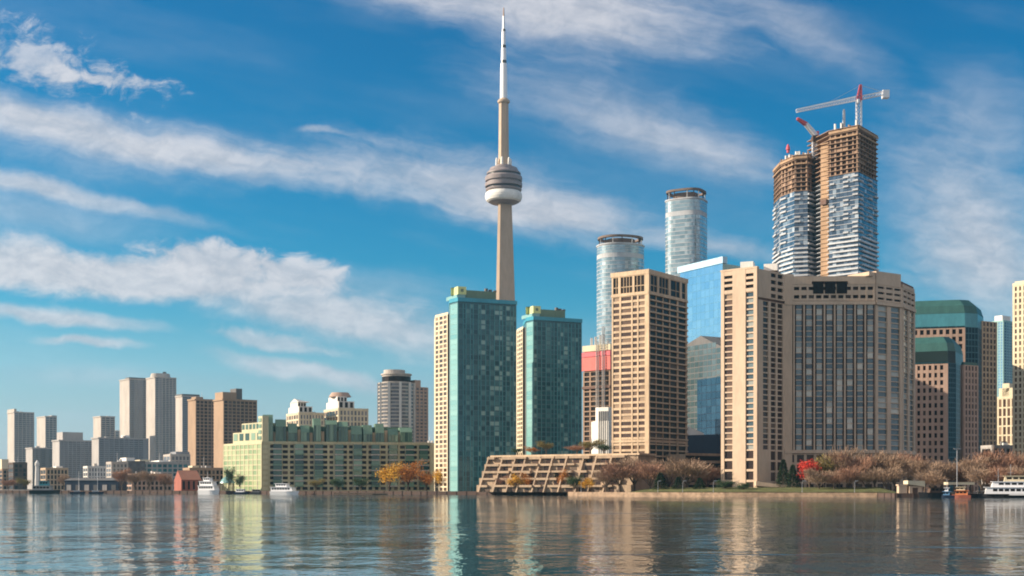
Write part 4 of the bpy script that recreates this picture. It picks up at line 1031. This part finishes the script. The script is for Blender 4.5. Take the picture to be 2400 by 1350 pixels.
# ================================================================ trees
def leafmat(name, c, var=.4):
    m = bpy.data.materials.new(name); m.use_nodes = True; nt = N.nt = m.node_tree; bs = nt.nodes['Principled BSDF']; bs.inputs['Roughness'].default_value = .9; bs.inputs['Specular IOR Level'].default_value = .15
    a = nt.nodes.new('ShaderNodeAttribute'); a.attribute_name = 'rnd'; r = nt.nodes.new('ShaderNodeMix'); r.data_type = 'RGBA'
    nt.links.new(a.outputs['Fac'], r.inputs[0]); r.inputs[6].default_value = tuple(x*(1-var) for x in c)+(1,); r.inputs[7].default_value = tuple(min(1,x*(1+var)) for x in c)+(1,)
    nt.links.new(r.outputs[2], bs.inputs['Base Color']); return m
LM = dict(bare=leafmat('bare_twigs', (.31,.215,.15)), rust=leafmat('rust_twigs', (.33,.19,.13)), yellow=leafmat('golden_leaves', (.60,.34,.05)), orange=leafmat('orange_leaves', (.42,.17,.04)),
          red=leafmat('red_leaves', (.50,.05,.035)), olive=leafmat('olive_leaves', (.21,.17,.06)), green=leafmat('evergreen_needles', (.028,.045,.022)), dkgreen=leafmat('dark_green_leaves', (.05,.085,.04)))
TM = mat('bark', (.11,.08,.06), scale=1.5)
PROTO = {}
def tree_proto(kind, seed):
    rg = random.Random(seed); trunk = MB(); cr = MB()
    bare = kind in ('bare', 'rust')
    def twig(p, d, L, w, r):
        d = d.normalized(); s = d.cross(Vector((rg.uniform(-1,1),rg.uniform(-1,1),rg.uniform(-1,1)))).normalized()*w
        cr.face([p-s, p+s, p+d*L+s*.3, p+d*L-s*.3], 0, r)
    if kind == 'green':
        trunk.tube((0,0,0),(0,0,9.6),.22,.04)
        for k in range(1500):
            f = rg.random()**.75; z = 1.0+f*9.0; R = 2.7*(1-f)**.8*(1+.25*math.sin(k*.013+z*4)); a = rg.uniform(0, 6.283); q = R*rg.random()**.4
            twig(Vector((q*math.cos(a), q*math.sin(a), z)), Vector((math.cos(a), math.sin(a), -.35)), rg.uniform(.35,.9), .13, rg.random())
    else:
        fork = 2.2; trunk.tube((0,0,0),(.1,0,fork),.26,.20); ends = []
        for k in range(7):
            a = k*.9+rg.uniform(-.3,.3); r = rg.uniform(1.3,2.9); z = rg.uniform(4.6,8.2)
            m = Vector((r*.45*math.cos(a), r*.45*math.sin(a), (fork+z)*.52)); e = Vector((r*math.cos(a), r*math.sin(a), z))
            trunk.tube((.1,0,fork-.15), m, .15, .10); trunk.tube(m, e, .10, .04); ends += [m*.4+e*.6, e]
            for j in range(4):
                e2 = e+Vector((rg.uniform(-1.5,1.5), rg.uniform(-1.5,1.5), rg.uniform(-.3,1.7))); trunk.tube(m.lerp(e, rg.uniform(.4,1)), e2, .055, .015, n=3); ends.append(e2)
        n = 3000 if bare else 2300
        for k in range(n):
            c = rg.choice(ends); p = c+Vector((rg.gauss(0,.75), rg.gauss(0,.75), rg.gauss(0,.62)))
            if p.z < 1.5: continue
            out = (p-Vector((0,0,3.6))); t = (hash(c.x) % 97)/97*.5+rg.random()*.5
            if bare: twig(p, out.normalized()+Vector((rg.uniform(-.5,.5), rg.uniform(-.5,.5), .35)), rg.uniform(.5,1.3), .05, t)
            else: twig(p, Vector((rg.uniform(-1,1), rg.uniform(-1,1), rg.uniform(-1,.5))), rg.uniform(.25,.5), .13, t)
    root = thing('tree', 'tree', 'tree', (0,0,0)); ORG[root.name] = Vector((0,0,0))
    trunk.build('trunk', TM, root); cr.build('crown', LM[kind], root)
    return root
NAMES = dict(bare='bare_tree', rust='bare_tree', yellow='autumn_tree', orange='autumn_tree', red='autumn_tree', olive='shrub_tree', green='evergreen_tree', dkgreen='leafy_tree')
used = set()
def tree(x, D, ytop, wpx, kind, label, group, z0=None, var=0):
    key = (kind, var)
    if key not in PROTO: PROTO[key] = tree_proto(kind, 11+var*7+len(kind))
    pr = PROTO[key]
    if key in used:
        o = pr.copy(); COL.objects.link(o)
        for ch in pr.children:
            c = ch.copy(); c.parent = o; COL.objects.link(c)
    else: o = pr; used.add(key)
    o.name = NAMES[kind]; z0 = G if z0 is None else z0
    o.location = (PX(x, D), D, z0); h = (PZ(ytop, D)-z0)/9.8; w = wpx/F*D/5.9
    o.scale = (w, w, h); o.rotation_euler = (0, 0, random.uniform(0, 6.28)); o['label'] = label; o['category'] = 'tree'; o['group'] = group
TR = [
 # right-hand waterfront
 (1452,585,1086,62,'rust','reddish bare tree at left foot of square beige tower'),
 (1486,590,1076,66,'bare','tall pale bare tree before the lit face of square beige tower'),
 (1524,580,1090,54,'rust','reddish bare tree under the corner of square beige tower'),
 (1568,590,1086,50,'bare','brown bare tree before the shaded face of square beige tower'),
 (1612,575,1078,86,'bare','wide round bare tree between square beige tower and hotel'),
 (1658,585,1098,50,'rust','small reddish bare tree just left of hotel end wall'),
 (1836,556,1078,40,'green','dark evergreen at left end of hotel front'),
 (1858,552,1090,36,'green','shorter dark evergreen beside the red leaved tree'),
 (1897,548,1078,46,'red','bright red leaved tree in front of the hotel'),
 (1932,553,1070,46,'olive','yellow green tree right of the red leaved tree'),
 (1968,556,1062,60,'bare','tall pinkish bare tree before hotel front, right of yellow green tree'),
 (2008,552,1072,56,'rust','rust coloured bare tree before middle of hotel front'),
 (2050,555,1062,66,'bare','tall pinkish bare tree before the fold of hotel front'),
 (2096,548,1070,64,'bare','broad bare tree before right end of hotel front'),
 (2132,552,1072,50,'rust','rust coloured bare tree at right corner of hotel'),
 (2168,540,1086,58,'bare','grey brown bare tree before punched window tower'),
 (2208,545,1084,54,'bare','bare tree before dark teal corner of punched window tower'),
 (2240,550,1092,46,'rust','small rust bare tree behind the tall light pole'),
 (2276,545,1080,58,'bare','bare tree right of the tall light pole'),
 (2314,552,1066,64,'rust','tall rust bare tree left of the white ferry'),
 (2352,545,1064,62,'rust','tall rust bare tree above middle of the white ferry'),
 (2392,550,1066,64,'bare','tall bare tree at right picture edge'),
 (1990,536,1100,54,'rust','low front bare tree on the grass bank before hotel middle'),
 (2030,534,1104,48,'bare','low front bare tree on the grass bank, left of cream post'),
 (2076,530,1098,58,'bare','front bare tree on the grass bank nearest the cream post'),
 (2186,524,1104,54,'bare','low front bare tree above the black boat'),
 (2300,526,1100,56,'bare','low front bare tree behind the small orange boat'),
 (1920,534,1104,50,'bare','low front bare tree on the grass bank below the yellow green tree'),
 (1955,532,1108,40,'rust','small front rust bare tree on the grass bank'),
 (2338,522,1098,56,'rust','low front rust bare tree behind the white ferry bow'),
 (2382,522,1100,56,'bare','low front bare tree behind the white ferry wheelhouse'),
 (1548,572,1108,40,'green','low dark evergreen beneath the corner of square beige tower'),
 (1590,566,1118,34,'green','squat dark evergreen left of the wide round bare tree'),
 (1640,560,1120,36,'green','squat dark evergreen right of the wide round bare tree'),
 (1700,552,1124,34,'dkgreen','low green tree at foot of hotel end wall'),
 (1742,546,1130,30,'dkgreen','low green shrub tree before hotel entrance canopy'),
 (1420,590,1104,44,'bare','bare tree before right end of terraced podium'),
 # podium front
 (1208,640,1112,26,'yellow','small golden tree before left end of terraced podium'),
 (1238,640,1110,26,'orange','small orange tree before terraced podium'),
 (1305,632,1106,28,'green','small dark evergreen before terraced podium'),
 (1322,628,1102,24,'orange','thin orange tree right of podium evergreen'),
 (1376,606,1120,26,'yellow','round yellow bush tree before terraced podium'),
 (1345,620,1112,30,'dkgreen','dark leafy tree before middle of terraced podium'),
 (1180,650,1118,26,'rust','small rust bare tree at sloping left end of podium'),
 (1270,640,1116,30,'bare','small bare tree before terraced podium, left of evergreen'),
 # yellow trees by the garden building
 (912,712,1087,52,'yellow','large golden tree before right end of glazed terrace block'),
 (956,716,1084,48,'orange','large orange gold tree beside the golden tree'),
 (1000,712,1104,36,'orange','lower orange tree left of tallest teal tower'),
 (1032,708,1096,36,'yellow','golden tree at foot of tallest teal tower'),
 (538,786,1092,20,'dkgreen','small green tree before sunlit end of glazed terrace block'),
 (562,784,1110,22,'dkgreen','small dark tree beside white boat'),
 (845,716,1118,30,'dkgreen','low dark tree left of the large golden tree'),
 (790,722,1120,30,'dkgreen','low dark tree before middle of glazed terrace block'),
 (740,730,1122,28,'olive','low olive tree before glazed terrace block'),
 # far left shore
 (286,822,1104,30,'rust','small rust tree behind right end of dark shed'),
 (316,820,1110,26,'bare','small pale bare tree on left shore below glassy low block'),
 (350,815,1106,34,'bare','wider bare tree on left shore below glassy low block'),
 (386,812,1112,28,'rust','small rust tree left of red brick hall'),
 (150,850,1116,22,'bare','small bare tree left end of the dark shed'),
 (58,860,1120,24,'olive','small olive tree at far left shore'),
 (20,868,1124,26,'rust','small rust tree at far left end of shore'),
]
for k, (x, D, y, w, kind, lab) in enumerate(TR):
    tree(x, D, y, w, kind, lab, 'trees along the waterfront', var=(k % 4 if kind in ('bare', 'rust') else 0))
zr = PZ(1066, 640)+.3
for (x, D, y, w, kind, lab) in [
 (1246,652,1047,24,'orange','small orange tree on podium roof'), (1280,655,1034,28,'olive','tan olive tree on podium roof before shorter teal tower'),
 (1212,655,1050,22,'dkgreen','dark green bush on podium roof, leftmost'), (1352,640,1044,34,'rust','rust bush on podium roof'),
 (1384,636,1030,44,'olive','broad olive tree on podium roof, left of beige tower'), (1416,632,1040,34,'dkgreen','dark bush on podium roof touching beige tower')]:
    tree(x, D, y, w, kind, lab, 'trees on the podium roof', z0=zr)

# ================================================================ boats and small things on the shore
def loc_thing(name, label, cat, x, D, z=0.0, rot=0.0, group=None):
    t = thing(name, label, cat, (PX(x, D), D, z), group); ORG[t.name] = Vector((0,0,0)); t.rotation_euler = (0,0,rot); return t
def boat(name, label, x, D, rot, L, Bm, hh, hm, decks, masts=(), group='boats moored along the shore', stripe=None):
    t = loc_thing(name, label, 'boat', x, D, 0, rot, group)
    b = MB(); ns = 9; st = []
    for k in range(ns):
        f = k/(ns-1); w = Bm/2*(1 if f < .55 else max(.03, (1-((f-.55)/.45)**2))); u = -L/2+L*f; r = hh*(1+.35*max(0, f-.5)**1.3)
        st.append([(u-.3*(f > .9), w*.75, -.4), (u+.4*(f > .9), w, r), (u+.4*(f > .9), -w, r), (u-.3*(f > .9), -w*.75, -.4)])
    for s0, s1 in zip(st, st[1:]):
        for a in range(4): b.face([s0[a], s1[a], s1[(a+1)%4], s0[(a+1)%4]])
    b.face(st[0]); b.face(st[-1]); b.build('hull', hm, t)
    if stripe:
        q = MB(); q.box(-L*.49, L*.05, -Bm/2-.05, Bm/2+.05, hh*.72, hh*.92); q.build('stripe', stripe, t)
    z = hh
    for (u0, u1, w, h, m, nw) in decks:
        q = MB(); q.hexa([(u0*L,-w/2,z+.02),(u1*L,-w/2,z+.02),(u1*L,w/2,z+.02),(u0*L,w/2,z+.02),(u0*L,-w/2,z+h),(u1*L-h*.25,-w/2,z+h),(u1*L-h*.25,w/2,z+h),(u0*L,w/2,z+h)])
        q.box(u0*L-.5, u1*L+.2, -w/2-.4, w/2+.4, z+h, z+h+.18); c = q.build('cabin', m, t)
        for k in range(nw):
            ua, ub = u0*L+.4+(u1-u0)*L*.86*(k+.12)/nw, u0*L+.4+(u1-u0)*L*.86*(k+.88)/nw
            p = MB(); p.box(ua, ub, -w/2-.04, w/2+.04, z+h*.42, z+h*.82, 0, .2); p.build('window', GL['dark'], c)
        z += h+.18
    for (u, h, m) in masts:
        q = MB(); q.tube((u*L,0,hh),(u*L,0,h),.13,.07); q.tube((u*L-1.2,0,h*.75),(u*L+1.2,0,h*.75),.06,n=4); q.build('mast', m, t)
    return t
W_, MT = M['whitem'], M['metal']
boat('ferry', 'white two deck ferry with dark hull line, cut by right picture edge', 2372, 474, math.pi-.30, 24, 6, 1.5, M['blackp'], [(-.48,.40,5.6,2.4,W_,9),(-.46,.30,5.0,1.9,W_,7),(-.20,.12,3.6,1.9,M['cream'],3)], [(-.30,14,MT),(.02,12.5,MT),(.2,11,MT)], stripe=W_)
boat('barge', 'long black barge low in the water, right of the cream post', 2190, 482, math.pi, 11.5, 4, 1.9, M['blackp'], [(-.4,.2,3.2,1.9,M['dbrown'],4)])
boat('motor_boat', 'small blue and white motor boat between black barge and orange boat', 2219, 480, math.pi-.4, 5.5, 2.2, 1.0, M['navy'], [(-.2,.25,1.8,1.3,M['bluep'],2),(-.1,.15,1.4,1.2,W_,2)], [(0,7,MT)])
boat('work_boat', 'small orange and cream work boat beneath the tall light pole', 2252, 478, math.pi-.35, 7, 2.6, 1.1, M['redb'], [(-.35,.3,2.2,1.6,M['orangep'],3),(-.2,.25,1.9,1.1,M['cream'],2)])
boat('barge', 'black flat boat between orange work boat and white ferry', 2292, 479, math.pi, 8.5, 3, 1.5, M['blackp'], [(-.3,.0,2.0,1.0,M['dgrey'],2)])
boat('tug_boat', 'dark tug with grey green cabin at far left of the shore', 106, 800, .05, 18, 6, 2.1, M['blackp'], [(-.40,.25,5,2.8,M['grey'],5),(-.18,.14,3.6,2.6,M['teal'],3)], [(-.05,15,MT)])
boat('cruise_boat', 'tall white cruise boat before sunlit end of glazed terrace block', 491, 755, -.42, 13.5, 5, 2.2, W_, [(-.47,.40,4.8,2.6,W_,6),(-.42,.28,4.2,2.4,W_,5),(-.25,.10,3.0,1.9,W_,3)], [(-.1,13,W_)])
boat('cruise_boat', 'low white boat moored before glazed terrace block', 668, 718, -.35, 17, 5, 1.7, W_, [(-.46,.35,4.6,2.3,W_,7),(-.3,.12,3.6,1.8,W_,4)], [(-.1,11,MT)])
boat('motor_boat', 'small white motor boat right of tall white cruise boat', 566, 748, -.3, 9, 3, 1.2, M['navy'], [(-.35,.25,2.4,1.6,W_,3)], [(0,7,MT)])
boat('motor_boat', 'small grey motor boat between the two white cruise boats', 604, 742, .1, 9, 3, 1.2, M['dgrey'], [(-.35,.2,2.4,1.4,M['grey2'],3)], [(0,8,MT)])
for x, lab in ((182,'slim sailing boat moored before left part of the dark shed'), (226,'slim sailing boat moored before right part of the dark shed')):
    boat('sail_boat', lab, x, 802, .1, 9, 2.6, 1.1, M['navy'], [(-.25,.15,1.9,.7,W_,3)], [(.08,14,W_)])

# long dark shed, brick hall, gazebo, beacon, posts
A, B = P(152, 842), P(278, 836); d, n, L = frame(A, B)
t = thing('boat_shed', 'long dark navy boat shed on the left shore', 'shed', ((A.x+B.x)/2, 842, G))
b = MB(); b.fbox(A, d, n, 0, L, G, PZ(1126,840), -12, 0); b.build('wall', M['navy'], t)
b = MB(); z0, z1 = PZ(1126,840)+.01, PZ(1120,840); q = [A+n*.5-d*.4, B+n*.5+d*.4, B-n*12.5+d*.4, A-n*12.5-d*.4]; r = [A-n*6, B-n*6]
b.hexa([(p.x,p.y,z0) for p in q]+[(r[0].x,r[0].y+.2,z1),(r[1].x,r[1].y+.2,z1),(r[1].x,r[1].y-.0,z1),(r[0].x,r[0].y,z1)]); b.build('roof', M['dgrey'], t)
for k in range(6):
    b = MB(); b.fbox(A, d, n, L*(k+.2)/6, L*(k+.7)/6, G+.3, G+4, .01, .12); b.build('door', M['dgrey'] if k % 2 else M['grey'], t)
q = corner(408, 425, 472, 822, 20); L_, C, R, K = q
t = bld('brick_hall', 'red brick hall with steep roof and pink sunlit gable on the left shore', 'hall', q)
b = MB(); ze = PZ(1124,822); zt = PZ(1102,822); m0, m1 = (L_+C)/2, (K+R)/2
b.prism([L_, C, R, K], G, ze, 0, cap=False); b.face([(L_.x,L_.y,ze),(C.x,C.y,ze),(m0.x,m0.y,zt)]); b.face([(K.x,K.y,ze),(R.x,R.y,ze),(m1.x,m1.y,zt)]); b.build('wall', M['pink'] if False else M['redb'], t)
b = MB(); e = (C-L_).normalized()*.5
b.face([(C.x+e.x,C.y+e.y,ze-.2),(R.x+e.x,R.y+e.y,ze-.2),(m1.x,m1.y,zt+.2),(m0.x,m0.y,zt+.2)]); b.face([(L_.x-e.x,L_.y-e.y,ze-.2),(K.x-e.x,K.y-e.y,ze-.2),(m1.x,m1.y,zt+.2),(m0.x,m0.y,zt+.2)]); b.build('roof', mat('rust_roof', (.20,.085,.055)), t)
d, n, L = frame(C, R)
for k in range(4):
    b = MB(); b.fbox(C, d, n, L*(k+.3)/4, L*(k+.7)/4, G+1, ze-1, .01, .12, 0, .3); b.build('window', GL['dark'], t)
x, D = PX(533, 800), 800
t = thing('gazebo', 'pale green gazebo with domed roof at the shore, right of tall white cruise boat', 'gazebo', (x, D, G))
for k in range(8):
    a = k*math.pi/4; b = MB(); b.box(x+4*math.cos(a)-.3, x+4*math.cos(a)+.3, D+4*math.sin(a)-.3, D+4*math.sin(a)+.3, G, G+5); b.build('post', M['creamg'], t)
b = MB(); b.lathe(x, D, [(4.8,G+5.01),(4.6,G+5.6),(3.2,G+7.6),(1.6,G+8.8),(.9,G+9.2),(.9,G+10.2),(.1,G+11)], 16); b.build('roof', M['tealb'], t)
x, D = PX(87, 868), 868; b = MB(); b.lathe(x, D, [(2.0,G),(1.6,G+3),(1.15,PZ(1092,D)),(1.5,PZ(1091,D)),(1.5,PZ(1086,D)),(.2,PZ(1078,D))], 10)
o = b.build('beacon_column', M['white'], org=(x, D, G)); tag(o, 'slim white beacon column on the far left shore behind the dark tug', 'beacon')
A = P(795, 716); b = MB(); b.box(A.x, PX(972,700), 694, 699, .25, 1.0); o = b.build('floating_dock', M['stone'], org=(A.x+15, 696, .2)); tag(o, 'long sunlit tan floating dock left of the golden trees', 'dock')
A = P(2114, 496); b = MB(); b.prism([(A.x-1.6,A.y-1.4),(A.x+1.6,A.y-1.4),(A.x+1.6,A.y+1.4),(A.x-1.6,A.y+1.4)], 0, 4.6); b.prism([(A.x-1.9,A.y-1.7),(A.x+1.9,A.y-1.7),(A.x+1.9,A.y+1.7),(A.x-1.9,A.y+1.7)], 4.61, 5.1)
o = b.build('gate_post', M['hotel'], org=(A.x, A.y, 0)); tag(o, 'thick cream stone post at right end of the stone seawall', 'post')
A = P(2146, 494); t = thing('harbour_kiosk', 'small cream kiosk with slanting slab roof, right of the cream post', 'kiosk', (A.x, A.y, G))
b = MB(); b.box(A.x-2.4, A.x+2.4, A.y, A.y+4, G, 4.4); b.build('wall', M['hotel'], t)
b = MB(); b.hexa([(A.x-3.2,A.y-.8,5.2),(A.x+3.4,A.y-.8,4.2),(A.x+3.4,A.y+5,4.2),(A.x-3.2,A.y+5,5.2),(A.x-3.2,A.y-.8,6.6),(A.x+3.4,A.y-.8,6.4),(A.x+3.4,A.y+5,6.4),(A.x-3.2,A.y+5,6.6)]); b.build('roof', M['cream'], t)
b = MB(); b.box(A.x-1.2, A.x+.8, A.y-.08, A.y-.01, G+.1, 3.8); b.build('door', M['dbrown'], t)
A, B = P(2216, 508), P(2282, 506); t = thing('canopy', 'long flat cream canopy on posts behind the orange work boat', 'canopy', ((A.x+B.x)/2, 507, G))
b = MB(); b.box(A.x, B.x, 505, 510, 5.0, 6.0); b.build('roof', M['cream'], t)
for k in range(5):
    b = MB(); xx = A.x+.4+(B.x-A.x-.8)*k/4; b.box(xx-.15, xx+.15, 506, 506.3, G, 4.99); b.build('post', M['wood'], t)
# lamps
def lamp(x, D, ytop, label, double=True, name='light_pole', group=None, r=.2):
    zt = PZ(ytop, D); X_ = PX(x, D); t = thing(name, label, 'street lamp', (X_, D, G), group)
    b = MB(); b.tube((X_,D,G),(X_,D,zt-.3),r,r*.6,n=8); b.tube((X_,D,G),(X_,D,G+.8),r*2,r*1.6,n=8); b.build('pole', MT, t)
    for s in ((-1,1) if double else (1,)):
        b = MB(); b.tube((X_,D,zt-.3),(X_+s*1.1,D,zt+.1),.09,n=5); b.build('arm', MT, t)
        b = MB(); b.box(X_+s*.8-.55, X_+s*.8+.75, D-.3, D+.3, zt+.1, zt+.32); b.build('lamp_head', MT, t)
lamp(2243, 497, 1053, 'tall grey double headed light pole behind the orange work boat', r=.2)
for k, (x, lab) in enumerate([(1362,'promenade lamp at left end of the stone seawall'),(1542,'promenade lamp before corner of square beige tower'),(1600,'promenade lamp before the wide round bare tree'),(1672,'promenade lamp just left of hotel end wall'),(1880,'promenade lamp before the red leaved tree'),(2003,'promenade lamp before the middle of hotel front')]):
    f = next(i for i in range(len(SHORE)-1) if SHORE[i][0] <= x <= SHORE[i+1][0])
    D0 = SHORE[f][1]+(SHORE[f+1][1]-SHORE[f][1])*(x-SHORE[f][0])/(SHORE[f+1][0]-SHORE[f][0])+3
    lamp(x, D0, 1128, lab, False, 'promenade_lamp', 'promenade lamps', .1)
# ================================================================ air
HAZE = 0.5/10000
b = MB(); b.box(-6010, 6010, -610, 6010, -2.6, 572)
hm = bpy.data.materials.new('haze'); hm.use_nodes = True; nt = hm.node_tree
nt.nodes.remove(nt.nodes['Principled BSDF']); pv = nt.nodes.new('ShaderNodeVolumePrincipled')
pv.inputs['Color'].default_value = (.32,.74,1.0,1); pv.inputs['Density'].default_value = HAZE; pv.inputs['Anisotropy'].default_value = .3
nt.links.new(pv.outputs[0], nt.nodes['Material Output'].inputs['Volume'])
if HAZE > 0:
    o = b.build('haze', hm); o['kind'] = 'stuff'
